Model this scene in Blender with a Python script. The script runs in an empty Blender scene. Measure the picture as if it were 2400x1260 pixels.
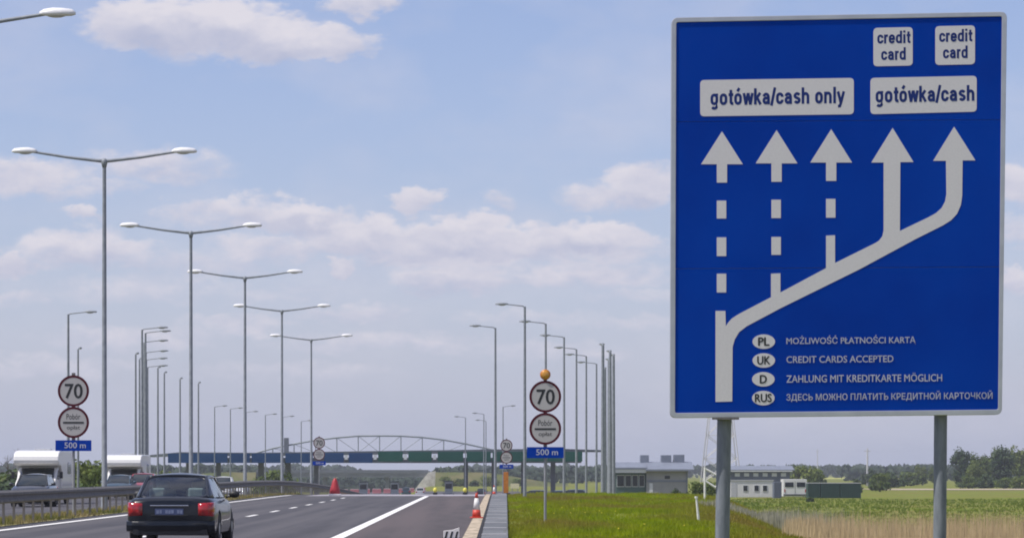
import bpy, bmesh, math, random
from mathutils import Vector, Matrix, noise
from mathutils.geometry import tessellate_polygon
R = math.radians
rnd = random.Random(7)
sc = bpy.context.scene
col = sc.collection

# ------------------------------------------------------------------ camera
F, VX, HY, H = 7600.0, 1122.0, 1105.0, 1.45      # focal length in photo pixels, road's vanishing point, eye height
cam = bpy.data.cameras.new('camera'); camo = bpy.data.objects.new('camera', cam); col.objects.link(camo)
camo.location = (0, 0, H); camo.rotation_euler = (R(90), 0, 0)
cam.sensor_width = 36; cam.lens = F / 2400 * 36
cam.shift_x = (1200 - VX) / 2400; cam.shift_y = (HY - 630) / 2400
cam.clip_start = 0.5; cam.clip_end = 40000
sc.camera = camo

# ------------------------------------------------------------------ sun, sky
SUN = Vector((-0.50, -0.17, 0.85)).normalized()
SKY_STRENGTH = 0.115
sl = bpy.data.lights.new('sun', 'SUN'); sl.energy = 4.2; sl.angle = R(0.53); sl.color = (1.0, 0.95, 0.88)
so = bpy.data.objects.new('sun', sl); col.objects.link(so)
so.rotation_euler = (-SUN).to_track_quat('-Z', 'Y').to_euler(); so.location = (-40, 0, 60)
sc.view_settings.view_transform = 'Standard'; sc.view_settings.look = 'None'
sc.view_settings.exposure = 0.15; sc.view_settings.gamma = 1.0
sc.view_settings.use_curve_mapping = False
sc.cycles.filter_width = 1.9

world = bpy.data.worlds.new("World"); sc.world = world; world.use_nodes = True
def build_sky():
    nt = world.node_tree; N = nt.nodes; L = nt.links; N.clear()
    def m(op, a, b=None, c=None, clamp=False):
        n = N.new('ShaderNodeMath'); n.operation = op; n.use_clamp = clamp
        for i, v in enumerate((a, b, c)):
            if v is None: continue
            if isinstance(v, (int, float)): n.inputs[i].default_value = v
            else: L.new(v, n.inputs[i])
        return n.outputs[0]
    def mixc(f, a, b):
        n = N.new('ShaderNodeMix'); n.data_type = 'RGBA'
        if isinstance(f, (int, float)): n.inputs[0].default_value = f
        else: L.new(f, n.inputs[0])
        for i, v in ((6, a), (7, b)):
            if isinstance(v, tuple): n.inputs[i].default_value = (*v, 1)
            else: L.new(v, n.inputs[i])
        return n.outputs[2]
    sky = N.new('ShaderNodeTexSky'); sky.sky_type = 'NISHITA'; sky.sun_disc = False
    sky.sun_elevation = math.asin(SUN.z); sky.sun_rotation = math.atan2(SUN.x, SUN.y)
    sky.altitude = 0; sky.air_density = 1.0; sky.dust_density = 0.6; sky.ozone_density = 3.5
    tc = N.new('ShaderNodeTexCoord'); sep = N.new('ShaderNodeSeparateXYZ'); L.new(tc.outputs['Generated'], sep.inputs[0])
    yy = m('MAXIMUM', sep.outputs[1], 0.05)
    u = m('DIVIDE', sep.outputs[0], yy); v = m('DIVIDE', sep.outputs[2], yy)
    cmb = N.new('ShaderNodeCombineXYZ'); L.new(u, cmb.inputs[0]); L.new(m('MULTIPLY', v, 1.9), cmb.inputs[1])
    def fbm(scale, detail, rough, dist, off):
        mp = N.new('ShaderNodeMapping'); mp.inputs['Location'].default_value = off; L.new(cmb.outputs[0], mp.inputs[0])
        n = N.new('ShaderNodeTexNoise'); n.inputs['Scale'].default_value = scale; n.inputs['Detail'].default_value = detail
        n.inputs['Roughness'].default_value = rough; n.inputs['Distortion'].default_value = dist
        L.new(mp.outputs[0], n.inputs['Vector']); return n.outputs[0]
    nA = fbm(70, 8, 0.62, 0.3, (3.1, 0.4, 0.0)); nB = fbm(14, 4, 0.55, 0.0, (7.7, 2.2, 1.0)); nC = fbm(170, 6, 0.62, 0.2, (1.1, 5.2, 4.0))
    nU = fbm(60, 6, 0.6, 0.2, (9.3, 4.4, 2.0)); nV = fbm(75, 6, 0.6, 0.2, (2.3, 8.4, 6.0))
    uw = m('ADD', u, m('MULTIPLY', m('SUBTRACT', nU, 0.5), 190 / F)); vw = m('ADD', v, m('MULTIPLY', m('SUBTRACT', nV, 0.5), 105 / F))
    # clouds: centre and radii as directions (azimuth and elevation tangents), strength
    blobs = [(330, 55, 150, 62, 1.0), (470, 60, 180, 75, 1.0), (620, 90, 160, 60, 1.0), (740, 105, 150, 45, .95), (840, 5, 110, 34, .9), (540, 40, 120, 50, .8),
             (360, 385, 170, 42, .6), (60, 415, 150, 45, .7), (200, 440, 150, 30, .45), (440, 400, 120, 30, .4),
             (700, 510, 110, 40, .9), (760, 520, 110, 40, .85), (600, 500, 130, 40, .7), (470, 500, 140, 45, .5), (870, 550, 90, 45, .95), (800, 570, 130, 35, .8), (640, 580, 170, 45, .6),
             (970, 470, 52, 40, .95), (1165, 465, 50, 26, .5), (1010, 565, 110, 45, .95), (1100, 545, 110, 50, 1.0), (1200, 570, 120, 38, .9), (1330, 555, 110, 40, .95), (1430, 560, 110, 36, .9), (1050, 600, 240, 35, .8),
             (1500, 430, 90, 55, .85), (1420, 460, 110, 40, .6), (1390, 590, 190, 35, .7), (1080, 650, 170, 36, .75), (980, 660, 90, 30, .6), (1350, 640, 240, 32, .6), (1480, 690, 150, 26, .4),
             (180, 575, 140, 48, .7), (270, 590, 120, 42, .65), (100, 590, 100, 40, .5), (20, 625, 80, 32, .9), (190, 505, 42, 18, .75), (800, 625, 42, 20, .8), (480, 620, 200, 45, .5), (330, 680, 260, 40, .4), (40, 700, 100, 28, .45),
             (840, 735, 150, 30, .5), (650, 690, 200, 30, .35), (1230, 745, 220, 28, .35), (2385, 430, 60, 55, .8), (2380, 660, 50, 34, .8), (300, 790, 240, 34, .5), (900, 800, 280, 30, .45), (560, 760, 180, 28, .45), (1300, 820, 240, 26, .4), (120, 860, 260, 30, .4), (700, 870, 300, 26, .35), (1500, 760, 140, 26, .4), (2390, 540, 60, 40, .5)]
    tot = None; hs = None
    for cx, cy, rx, ry, a in blobs:
        du = m('MULTIPLY', m('SUBTRACT', uw, (cx - VX) / F), F / (rx * 1.25)); dv = m('MULTIPLY', m('SUBTRACT', vw, (HY - cy) / F), F / (ry * 1.25))
        q = m('ADD', m('MULTIPLY', du, du), m('MULTIPLY', dv, dv))
        e = m('MULTIPLY', m('MAXIMUM', m('SUBTRACT', 1.0, q), 0.0), a)
        h = m('MULTIPLY', e, dv); hs = h if hs is None else m('ADD', hs, h)
        tot = e if tot is None else m('MAXIMUM', tot, e)
    d = m('MULTIPLY', tot, m('ADD', 0.45, m('MULTIPLY', nA, 1.1))); d = m('ADD', d, m('MULTIPLY', m('MULTIPLY', m('SUBTRACT', nC, 0.5), 0.55), m('MINIMUM', m('MULTIPLY', tot, 3.0), 1.0)))
    mr = N.new('ShaderNodeMapRange'); mr.interpolation_type = 'SMOOTHSTEP'; L.new(d, mr.inputs[0])
    mr.inputs[1].default_value = 0.02; mr.inputs[2].default_value = 0.68
    mask = m('MULTIPLY', mr.outputs[0], 0.95)
    veil = m('MULTIPLY', m('SUBTRACT', nB, 0.42, clamp=True), 1.3)
    mask = m('MAXIMUM', mask, veil)
    # unseen broken cloud added outside the view to raise the ambient light
    nD = N.new('ShaderNodeTexNoise'); nD.inputs['Scale'].default_value = 3.2; nD.inputs['Detail'].default_value = 7; L.new(tc.outputs['Generated'], nD.inputs['Vector'])
    rd = N.new('ShaderNodeMapRange'); rd.interpolation_type = 'SMOOTHSTEP'; L.new(nD.outputs[0], rd.inputs[0]); rd.inputs[1].default_value = 0.40; rd.inputs[2].default_value = 0.62
    rv = N.new('ShaderNodeMapRange'); rv.interpolation_type = 'SMOOTHSTEP'; L.new(m('DIVIDE', sep.outputs[2], m('MAXIMUM', sep.outputs[1], 0.02)), rv.inputs[0]); rv.inputs[1].default_value = 0.18; rv.inputs[2].default_value = 0.45
    side = N.new('ShaderNodeMapRange'); L.new(m('ABSOLUTE', sep.outputs[0]), side.inputs[0]); side.inputs[1].default_value = 0.35; side.inputs[2].default_value = 0.7
    back = m('LESS_THAN', sep.outputs[1], 0.0)
    mask = m('MAXIMUM', mask, m('MULTIPLY', m('MULTIPLY', rd.outputs[0], 0.8), m('MAXIMUM', rv.outputs[0], m('MAXIMUM', side.outputs[0], back))))
    shade = m('ADD', 0.58, m('ADD', m('MULTIPLY', hs, 0.75), m('MULTIPLY', m('SUBTRACT', nA, 0.5), 1.1)), clamp=True)
    K = 1.0 / SKY_STRENGTH
    hi = tuple(c * K for c in (0.690, 0.662, 0.720)); lo = tuple(c * K for c in (0.440, 0.462, 0.600))
    cc = mixc(shade, lo, hi)
    tint = N.new('ShaderNodeMix'); tint.data_type = 'RGBA'; tint.blend_type = 'MULTIPLY'; tint.inputs[0].default_value = 1.0
    L.new(sky.outputs[0], tint.inputs[6]); tint.inputs[7].default_value = (0.97, 0.87, 1.02, 1)
    # thin milky air low over the plain
    low = m('POWER', 2.718, m('MULTIPLY', m('MAXIMUM', sep.outputs[2], 0.0), -14.0))
    base = mixc(m('MULTIPLY', low, 0.75), tint.outputs[2], tuple(c * K for c in (0.405, 0.465, 0.655)))
    blue = m('POWER', 2.718, m('MULTIPLY', m('MAXIMUM', sep.outputs[2], 0.0), -6.0))
    final = mixc(mask, base, cc)
    bg = N.new('ShaderNodeBackground'); bg.inputs[1].default_value = SKY_STRENGTH; L.new(final, bg.inputs[0])
    out = N.new('ShaderNodeOutputWorld'); L.new(bg.outputs[0], out.inputs[0])
build_sky()

# ------------------------------------------------------------------ helpers
def sm(a, b, t):
    t = max(0.0, min(1.0, (t - a) / (b - a))); return t * t * (3 - 2 * t)
def P(x, y, Y): return Vector(((x - VX) * Y / F, Y, H - (y - HY) * Y / F))

MATS = {}
def mat(name, c, rough=0.6, metal=0.0, c2=None, scale=8.0, detail=5.0, bump=0.0, stretch=(1, 1, 1), transl=0.0, coat=0.0, spec=0.5, lo=0.35, hi=0.65, c3=None, scale3=0.3, stretch3=None):
    mt = bpy.data.materials.new(name); mt.use_nodes = True; nt = mt.node_tree; N = nt.nodes; L = nt.links
    b = N['Principled BSDF']; b.inputs['Roughness'].default_value = rough; b.inputs['Metallic'].default_value = metal
    b.inputs['Coat Weight'].default_value = coat; b.inputs['Specular IOR Level'].default_value = spec
    if c2 is None: c2 = tuple(v * 0.82 for v in c)
    tc = N.new('ShaderNodeTexCoord'); mp = N.new('ShaderNodeMapping'); mp.inputs['Scale'].default_value = stretch
    L.new(tc.outputs['Object'], mp.inputs[0])
    n = N.new('ShaderNodeTexNoise'); n.inputs['Scale'].default_value = scale; n.inputs['Detail'].default_value = detail; n.inputs['Roughness'].default_value = 0.6
    L.new(mp.outputs[0], n.inputs['Vector'])
    r = N.new('ShaderNodeValToRGB'); r.color_ramp.elements[0].position = lo; r.color_ramp.elements[1].position = hi
    r.color_ramp.elements[0].color = (*c, 1); r.color_ramp.elements[1].color = (*c2, 1); L.new(n.outputs[0], r.inputs[0])
    outc = r.outputs[0]
    if c3:
        n3 = N.new('ShaderNodeTexNoise'); n3.inputs['Scale'].default_value = scale3; n3.inputs['Detail'].default_value = 4; mp3 = N.new('ShaderNodeMapping'); mp3.inputs['Scale'].default_value = stretch3 or stretch; L.new(tc.outputs['Object'], mp3.inputs[0]); L.new(mp3.outputs[0], n3.inputs['Vector'])
        r3 = N.new('ShaderNodeValToRGB'); r3.color_ramp.elements[0].position = .42; r3.color_ramp.elements[1].position = .62
        L.new(n3.outputs[0], r3.inputs[0])
        mx = N.new('ShaderNodeMix'); mx.data_type = 'RGBA'; L.new(r3.outputs[0], mx.inputs[0]); L.new(outc, mx.inputs[6]); mx.inputs[7].default_value = (*c3, 1); outc = mx.outputs[2]
    L.new(outc, b.inputs['Base Color'])
    if bump:
        bp = N.new('ShaderNodeBump'); bp.inputs['Strength'].default_value = bump; bp.inputs['Distance'].default_value = 0.02
        L.new(n.outputs[0], bp.inputs['Height']); L.new(bp.outputs[0], b.inputs['Normal'])
    if transl:
        t = N.new('ShaderNodeBsdfTranslucent'); L.new(outc, t.inputs[0]); mxs = N.new('ShaderNodeMixShader'); mxs.inputs[0].default_value = transl
        L.new(b.outputs[0], mxs.inputs[1]); L.new(t.outputs[0], mxs.inputs[2]); L.new(mxs.outputs[0], N['Material Output'].inputs[0])
    MATS[name] = mt; return mt
def glass_mat(name, tint, gloss=0.12):
    mt = bpy.data.materials.new(name); mt.use_nodes = True; nt = mt.node_tree; N = nt.nodes; L = nt.links
    N.remove(N['Principled BSDF'])
    t = N.new('ShaderNodeBsdfTransparent'); t.inputs[0].default_value = (*tint, 1)
    g = N.new('ShaderNodeBsdfGlossy'); g.inputs['Roughness'].default_value = 0.03; g.inputs[0].default_value = (.9, .95, 1, 1)
    fr = N.new('ShaderNodeFresnel'); fr.inputs[0].default_value = 1.5
    a = N.new('ShaderNodeMath'); a.operation = 'ADD'; a.inputs[1].default_value = gloss - 0.04; L.new(fr.outputs[0], a.inputs[0])
    mx = N.new('ShaderNodeMixShader'); L.new(a.outputs[0], mx.inputs[0]); L.new(t.outputs[0], mx.inputs[1]); L.new(g.outputs[0], mx.inputs[2])
    L.new(mx.outputs[0], N['Material Output'].inputs[0]); MATS[name] = mt; return mt

class MB:
    def __init__(s): s.v = []; s.f = []
    def add(s, vs, fs):
        o = len(s.v); s.v += [tuple(p) for p in vs]; s.f += [tuple(i + o for i in q) for q in fs]; return s
    def box(s, c, d, rz=0.0):
        x, y, z = d[0] / 2, d[1] / 2, d[2] / 2; ca, sa = math.cos(rz), math.sin(rz)
        vs = [(c[0] + a * ca - b * sa, c[1] + a * sa + b * ca, c[2] + e) for a, b, e in
              ((-x, -y, -z), (x, -y, -z), (x, y, -z), (-x, y, -z), (-x, -y, z), (x, -y, z), (x, y, z), (-x, y, z))]
        return s.add(vs, [(0, 3, 2, 1), (4, 5, 6, 7), (0, 1, 5, 4), (1, 2, 6, 5), (2, 3, 7, 6), (3, 0, 4, 7)])
    def tube(s, pts, rad, n=10, cap=True):
        pts = [Vector(p) for p in pts]
        if not isinstance(rad, (list, tuple)): rad = [rad] * len(pts)
        vs = []; up = Vector((0, 0, 1))
        for i, p in enumerate(pts):
            t = (pts[min(i + 1, len(pts) - 1)] - pts[max(i - 1, 0)]).normalized()
            a = t.cross(up)
            if a.length < 1e-3: a = Vector((1, 0, 0))
            a.normalize(); b = t.cross(a).normalized()
            for k in range(n):
                th = 2 * math.pi * k / n; vs.append(p + (a * math.cos(th) + b * math.sin(th)) * rad[i])
        fs = [(i * n + k, i * n + (k + 1) % n, (i + 1) * n + (k + 1) % n, (i + 1) * n + k) for i in range(len(pts) - 1) for k in range(n)]
        if cap:
            e = len(vs); k_ = (len(pts) - 1) * n; vs += vs[:n] + vs[k_:k_ + n]       # caps keep their own edge so the sides shade round
            fs += [tuple(range(e, e + n)), tuple(reversed(range(e + n, e + 2 * n)))]
        return s.add(vs, fs)
    def bar(s, p0, p1, w, t, side=None):
        p0, p1 = Vector(p0), Vector(p1); d = (p1 - p0).normalized()
        a = Vector(side) if side else d.cross(Vector((0, 0, 1)))
        if a.length < 1e-3: a = Vector((1, 0, 0))
        a = (a - d * a.dot(d)).normalized(); b = d.cross(a)
        vs = [p + a * (w / 2 * i) + b * (t / 2 * j) for p in (p0, p1) for i, j in ((-1, -1), (1, -1), (1, 1), (-1, 1))]
        return s.add(vs, [(0, 1, 2, 3), (7, 6, 5, 4), (0, 4, 5, 1), (1, 5, 6, 2), (2, 6, 7, 3), (3, 7, 4, 0)])
    def lathe(s, prof, c=(0, 0, 0), n=20, axis='z'):
        vs = []
        for r, z in prof:
            for k in range(n):
                a = 2 * math.pi * k / n
                q = (r * math.cos(a), r * math.sin(a), z) if axis == 'z' else ((r * math.cos(a), z, r * math.sin(a)) if axis == 'y' else (z, r * math.cos(a), r * math.sin(a)))
                vs.append((q[0] + c[0], q[1] + c[1], q[2] + c[2]))
        fs = [(i * n + k, i * n + (k + 1) % n, (i + 1) * n + (k + 1) % n, (i + 1) * n + k) for i in range(len(prof) - 1) for k in range(n)]
        fs += [tuple(range(n)), tuple(reversed(range((len(prof) - 1) * n, len(prof) * n)))]
        return s.add(vs, fs)
    def ball(s, c, r, nu=14, nv=9):
        vs = [(c[0], c[1], c[2] - r[2])]
        for j in range(1, nv):
            t = -math.pi / 2 + math.pi * j / nv
            for k in range(nu):
                a = 2 * math.pi * k / nu; vs.append((c[0] + r[0] * math.cos(t) * math.cos(a), c[1] + r[1] * math.cos(t) * math.sin(a), c[2] + r[2] * math.sin(t)))
        vs.append((c[0], c[1], c[2] + r[2])); fs = []
        for k in range(nu):
            fs.append((0, 1 + (k + 1) % nu, 1 + k)); t0 = 1 + (nv - 2) * nu; fs.append((len(vs) - 1, t0 + k, t0 + (k + 1) % nu))
        for j in range(nv - 2):
            for k in range(nu):
                a = 1 + j * nu; fs.append((a + k, a + (k + 1) % nu, a + nu + (k + 1) % nu, a + nu + k))
        return s.add(vs, fs)
    def prism(s, poly, mp, t0, t1):
        """poly: 2-D outline; mp(x, y, depth) -> point; a plate between depth t0 and t1"""
        n = len(poly); vs = [mp(x, y, t) for t in (t0, t1) for x, y in poly]
        tri = tessellate_polygon([[Vector((x, y, 0)) for x, y in poly]])
        fs = [tuple(q) for q in tri] + [tuple(i + n for i in reversed(q)) for q in tri] + [(i, (i + 1) % n, n + (i + 1) % n, n + i) for i in range(n)]
        return s.add(vs, fs)
    def patch(s, c, bulge=(0, 0, 0), n=6, m=6):
        """bilinear patch over corners c0..c3 (in order round) with a bulge in the middle"""
        c = [Vector(p) for p in c]; B = Vector(bulge); vs = []
        for j in range(m + 1):
            for i in range(n + 1):
                a, b = i / n, j / m
                p = c[0] * (1 - a) * (1 - b) + c[1] * a * (1 - b) + c[2] * a * b + c[3] * (1 - a) * b
                vs.append(p + B * (4 * a * (1 - a)) * (1 if B.z == 0 else 1) * (0.35 + 0.65 * 4 * b * (1 - b)))
        fs = [(j * (n + 1) + i, j * (n + 1) + i + 1, (j + 1) * (n + 1) + i + 1, (j + 1) * (n + 1) + i) for j in range(m) for i in range(n)]
        return s.add(vs, fs)
    def loft(s, loops, cap=True):
        n = len(loops[0]); vs = [p for l in loops for p in l]
        fs = [(i * n + k, i * n + (k + 1) % n, (i + 1) * n + (k + 1) % n, (i + 1) * n + k) for i in range(len(loops) - 1) for k in range(n)]
        if cap: fs += [tuple(reversed(range(n))), tuple(range((len(loops) - 1) * n, len(loops) * n))]
        return s.add(vs, fs)
    def build(s, name, m, parent=None, smooth=False, loc=None, bevel=0.0, sub=0, solid=0.0, fix=True):
        me = bpy.data.meshes.new(name); me.from_pydata(s.v, [], s.f); me.update()
        if fix:
            bm = bmesh.new(); bm.from_mesh(me); bmesh.ops.recalc_face_normals(bm, faces=bm.faces); bm.to_mesh(me); bm.free()
        if m is not None: me.materials.append(m)
        if smooth: me.polygons.foreach_set('use_smooth', [True] * len(me.polygons))
        o = bpy.data.objects.new(name, me); col.objects.link(o)
        if parent is not None: o.parent = parent
        if loc is not None: o.location = loc
        if solid:
            d = o.modifiers.new('solid', 'SOLIDIFY'); d.thickness = solid; d.offset = 0
        if bevel:
            d = o.modifiers.new('bevel', 'BEVEL'); d.width = bevel; d.segments = 2; d.limit_method = 'ANGLE'; d.angle_limit = R(40)
        if sub:
            d = o.modifiers.new('sub', 'SUBSURF'); d.levels = sub; d.render_levels = sub
        return o
def tag(o, label=None, cat=None, group=None, kind=None):
    for k, v in (('label', label), ('category', cat), ('group', group), ('kind', kind)):
        if v: o[k] = v
    return o
def thing(name, loc, label, cat, group=None, rz=0.0):
    o = bpy.data.objects.new(name, None); col.objects.link(o); o.empty_display_size = 0.2
    o.location = loc; o.rotation_euler = (0, 0, rz); return tag(o, label, cat, group)
def copy_tree(o, parent=None):
    c = o.copy(); col.objects.link(c); c.parent = parent
    for ch in list(o.children):
        if ch.name in sc.objects: copy_tree(ch, c)
    return c
def place(proto, used, loc, label, group=None, rz=0.0, scale=1.0):
    o = proto if not used else copy_tree(proto)
    o.location = loc; o.rotation_euler = (0, 0, rz); o.scale = (scale,) * 3; o['label'] = label
    if group: o['group'] = group
    return o
def text_mesh(s, bold=0.0, res=3):
    """outline letters as (verts, faces) filling the unit square of their own bounds"""
    cu = bpy.data.curves.new('t', 'FONT'); cu.body = s; cu.size = 1; cu.offset = bold; cu.resolution_u = res
    ob = bpy.data.objects.new('t', cu); col.objects.link(ob)
    dg = bpy.context.evaluated_depsgraph_get(); me = bpy.data.meshes.new_from_object(ob.evaluated_get(dg))
    vs = [tuple(v.co) for v in me.vertices]; fs = [tuple(p.vertices) for p in me.polygons]
    bpy.data.objects.remove(ob); bpy.data.curves.remove(cu); bpy.data.meshes.remove(me)
    x0, x1 = min(v[0] for v in vs), max(v[0] for v in vs); y0, y1 = min(v[1] for v in vs), max(v[1] for v in vs)
    return [((v[0] - x0) / (x1 - x0), (v[1] - y0) / (y1 - y0)) for v in vs], fs, x1 - x0, y1 - y0
def letters(mb, s, mp, bold=0.0):
    """mp(u, v) -> point for u, v in 0..1, v upward"""
    vs, fs, w, h = text_mesh(s); k = 0
    for i, j in (((0, 0), (1, 0), (-1, 0), (0, .6), (0, -.6)) if bold else ((0, 0),)):
        e, g = i * bold / w, j * bold / h
        mb.add([Vector(mp(e + bold / w + a * (1 - 2 * bold / w), g + .6 * bold / h + b * (1 - 1.2 * bold / h))) + Vector((0, -.0005 * k, 0)) for a, b in vs], fs); k += 1
    return mb


def arc(cx, cy, rx, ry, a0, a1, n=7): return [(cx + rx * math.cos(R(a0 + (a1 - a0) * i / n)), cy + ry * math.sin(R(a0 + (a1 - a0) * i / n))) for i in range(n + 1)]
def grotesk(ch):
    """strokes of a narrow bold letter: x-height 1, centre lines; second value is the advance"""
    L_, R_, T, B, r = .13, .61, .88, .12, .24; m_ = .37
    top = arc(m_, T - r, r, r, 0, 180); bot = arc(m_, B + r, r, r, 180, 360)
    bowl = top + bot + [top[0]]
    if ch in 'oó': return [bowl] + ([[(.30, 1.16), (.50, 1.44)]] if ch == 'ó' else []), .86
    if ch == 'c': return [[(R_, .62)] + arc(m_, T - r, r, r, 10, 180) + arc(m_, B + r, r, r, 180, 350) + [(R_, .38)]], .80
    if ch == 'e': return [[(L_, .50), (R_, .50)] + top + arc(m_, B + r, r, r, 180, 345)], .84
    if ch == 'd': return [bowl, [(R_, 0), (R_, 1.40)]], .88
    if ch == 'g': return [bowl, [(R_, 1.0), (R_, -.14)] + arc(m_, -.08, r, .20, 0, -150, 6)], .88
    if ch == 'a': return [[(L_ + .02, .68)] + arc(m_, T - r, r * .93, r, 160, 0) + [(R_, 0)], [(R_, .56), (m_, .54)] + arc(m_ - .02, .33, .20, .21, 90, 270, 7) + [(R_, .22)]], .86
    if ch == 's': return [arc(m_, .68, .22, .20, 20, 180, 6) + [(L_ + .06, .60), (R_ - .06, .41)] + arc(m_, .32, .22, .20, 0, -160, 6)], .80
    if ch == 't': return [[(.22, 1.30), (.22, .26)] + arc(.36, .26, .14, .14, 180, 270, 4) + [(.46, .12)], [(.0, .88), (.46, .88)]], .54
    if ch == 'w': return [[(.07, 1.0), (.27, .0)], [(.47, 1.0), (.27, .0)], [(.49, 1.0), (.69, .0)], [(.89, 1.0), (.69, .0)]], 1.04
    if ch == 'k': return [[(L_, 0), (L_, 1.40)], [(L_ + .04, .42), (.60, 1.0)], [(.30, .60), (.64, 0)]], .80
    if ch == 'h': return [[(L_, 0), (L_, 1.40)], [(L_, .62)] + arc(m_, T - r, r, r, 180, 0) + [(R_, 0)]], .88
    if ch == 'n': return [[(L_, 0), (L_, 1.0)], [(L_, .62)] + arc(m_, T - r, r, r, 180, 0) + [(R_, 0)]], .88
    if ch == 'r': return [[(L_, 0), (L_, 1.0)], [(L_, .60)] + arc(.36, .66, .23, .22, 180, 90, 4) + [(.46, .88)]], .56
    if ch == 'i': return [[(L_, 0), (L_, 1.0)], [(L_, 1.18), (L_, 1.42)]], .40
    if ch == 'l': return [[(L_, 0), (L_, 1.40)]], .40
    if ch == 'y': return [[(.06, 1.0), (.33, .05)], [(.62, 1.0), (.34, .02), (.24, -.24), (.06, -.26)]], .76
    if ch == '/': return [[(.02, -.12), (.36, 1.44)]], .46
    return [], .42
def grotesk_text(mb, s_, mp, sw=.255):
    """narrow bold letters over a unit square whose bottom is the baseline and whose top is the x-height"""
    x = 0; st = []
    for ch in s_:
        g, adv = grotesk(ch); st += [[(a + x, b) for a, b in q] for q in g]; x += adv
    W_ = x - .12; k = 0
    for q in st:
        n = len(q); vs = []; closed = q[0] == q[-1]
        for i in range(n):
            p = Vector(q[i]); a = Vector(q[i - 1] if i else (q[-2] if closed else q[0])); b = Vector(q[i + 1] if i < n - 1 else (q[1] if closed else q[-1]))
            t = ((p - a).normalized() + (b - p).normalized()) if (a != p and b != p) else (b - a)
            t.normalize(); nrm = Vector((-t.y, t.x))
            w = sw / 2 / max(.55, abs(nrm.dot(Vector((-(b - p).y, (b - p).x)).normalized())) if b != p else 1)
            for sg in (1, -1):
                e = p + nrm * w * sg; vs.append(Vector(mp(e.x / W_, e.y)) + Vector((0, -.0004 * (k % 4), 0)))
        mb.add(vs, [(2 * i, 2 * i + 1, 2 * i + 3, 2 * i + 2) for i in range(n - 1)]); k += 1
    return mb

# ------------------------------------------------------------------ terrain shape
def zc(Y): return -2.9 * sm(190, 480, Y)
def edge_r(Y): return 6.3 + 7.2 * max(0, min(1, (Y - 86) / 105)) + 26 * sm(210, 600, Y)
def road_r(Y): return -0.35 + (min(Y, 300) - 71) * 0.0058 + 22 * sm(270, 560, Y)
def path_l(Y): return road_r(Y) + 0.34
def path_r(Y): return 0.64 + (Y - 71) * 0.0085
FIELD = -2.4
def tz(X, Y):
    c = zc(Y)
    if X > -13.4:
        e = edge_r(Y); z = c + (FIELD - c) * sm(e, e + 6.5, X)
    else:
        wide = 45 * sm(300, 600, Y)
        z = c - 0.15 * sm(-13.4, -16.2, X)
        z = z + (FIELD - z) * sm(-27.5 - wide, -42 - wide, X)
    cut = sm(720, 880, Y) * sm(-85, -70, X) * (1 - sm(-24, -15, X))
    return z - 3.4 * cut
def bumps(X, Y):
    if path_r(Y) + 0.25 < X and Y < 2000: k = min(1.0, (X - path_r(Y)) / 2)
    elif X < -29: k = min(1, (-29 - X) / 4)
    else: return 0.0
    return k * (0.10 * noise.noise((X * 0.35, Y * 0.12, 3.0)) + 0.05 * noise.noise((X * 1.1, Y * 0.5, 9.0)))
YS = []
y = -30.0
while y < 6000:
    YS.append(y); y += 4 if y < 320 else (10 if y < 700 else (30 if y < 1300 else 250))
YS.append(6000.0)

# ------------------------------------------------------------------ materials
M = MATS
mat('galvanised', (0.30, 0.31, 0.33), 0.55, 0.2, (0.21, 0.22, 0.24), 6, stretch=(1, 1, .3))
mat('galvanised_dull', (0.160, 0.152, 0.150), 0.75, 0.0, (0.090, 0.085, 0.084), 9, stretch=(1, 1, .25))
mat('post_zinc', (0.215, 0.235, 0.265), 0.6, 0.0, (0.15, 0.168, 0.195), 16, stretch=(1, 1, .25), spec=.2)
mat('lamp_paint', (0.27, 0.295, 0.325), 0.55, 0.1, (0.20, 0.22, 0.245), 5)
mat('lamp_shell', (0.78, 0.78, 0.78), 0.4, 0, (0.7, 0.7, 0.72))
mat('lamp_glass', (0.5, 0.5, 0.48), 0.2)
mat('sign_blue', (0.0004, 0.040, 0.345), 0.55, 0, (0.0004, 0.034, 0.300), 1.1, c3=(0.0006, .046, .365), scale3=.5, spec=.03, lo=.3, hi=.7)
mat('sign_white', (0.67, 0.65, 0.655), 0.5, 0, (0.635, 0.615, 0.62), 40, detail=3, spec=.3)
mat('disc_white', (0.47, 0.46, 0.455), 0.55, 0, (0.41, 0.40, 0.40), 45, detail=3, spec=.2)
mat('sign_letter_blue', (0.006, 0.025, 0.17), 0.5, spec=.3)
mat('sign_letter_white', (0.50, 0.52, 0.62), 0.5, spec=.1)
mat('sign_black', (0.015, 0.018, 0.02), 0.5)
mat('sign_red', (0.085, 0.010, 0.020), 0.6, 0, (0.07, .008, .016), spec=.15)
mat('aluminium', (0.50, 0.52, 0.55), 0.4, 0.5, (0.42, 0.44, 0.48), 3)
mat('asphalt', (0.072, 0.070, 0.080), 0.88, 0, (0.052, 0.051, 0.059), 1.3, 8, bump=.15, stretch=(1, .10, 1), spec=.3, c3=(0.090, 0.086, 0.094), scale3=1.3, stretch3=(1, .012, 1))
mat('asphalt_shoulder', (0.086, 0.074, 0.077), 0.9, 0, (0.064, 0.056, 0.059), 1.6, 8, bump=.15, stretch=(1, .10, 1), spec=.3, c3=(0.102, 0.084, 0.086), scale3=1.1, stretch3=(1, .015, 1))
mat('mirage_pale', (0.33, 0.315, 0.345), 0.75, 0, (0.25, 0.24, 0.265), 1, 6, stretch=(1, .15, 1))  # pale tone of the mirage's sky reflection, painted on the road
mat('concrete_grey', (0.120, 0.128, 0.140), 0.85, 0, (0.085, 0.092, 0.102), 1.5, 6, stretch=(1, .22, 1), bump=.1, c3=(.15, .157, .168), scale3=.3)
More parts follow.
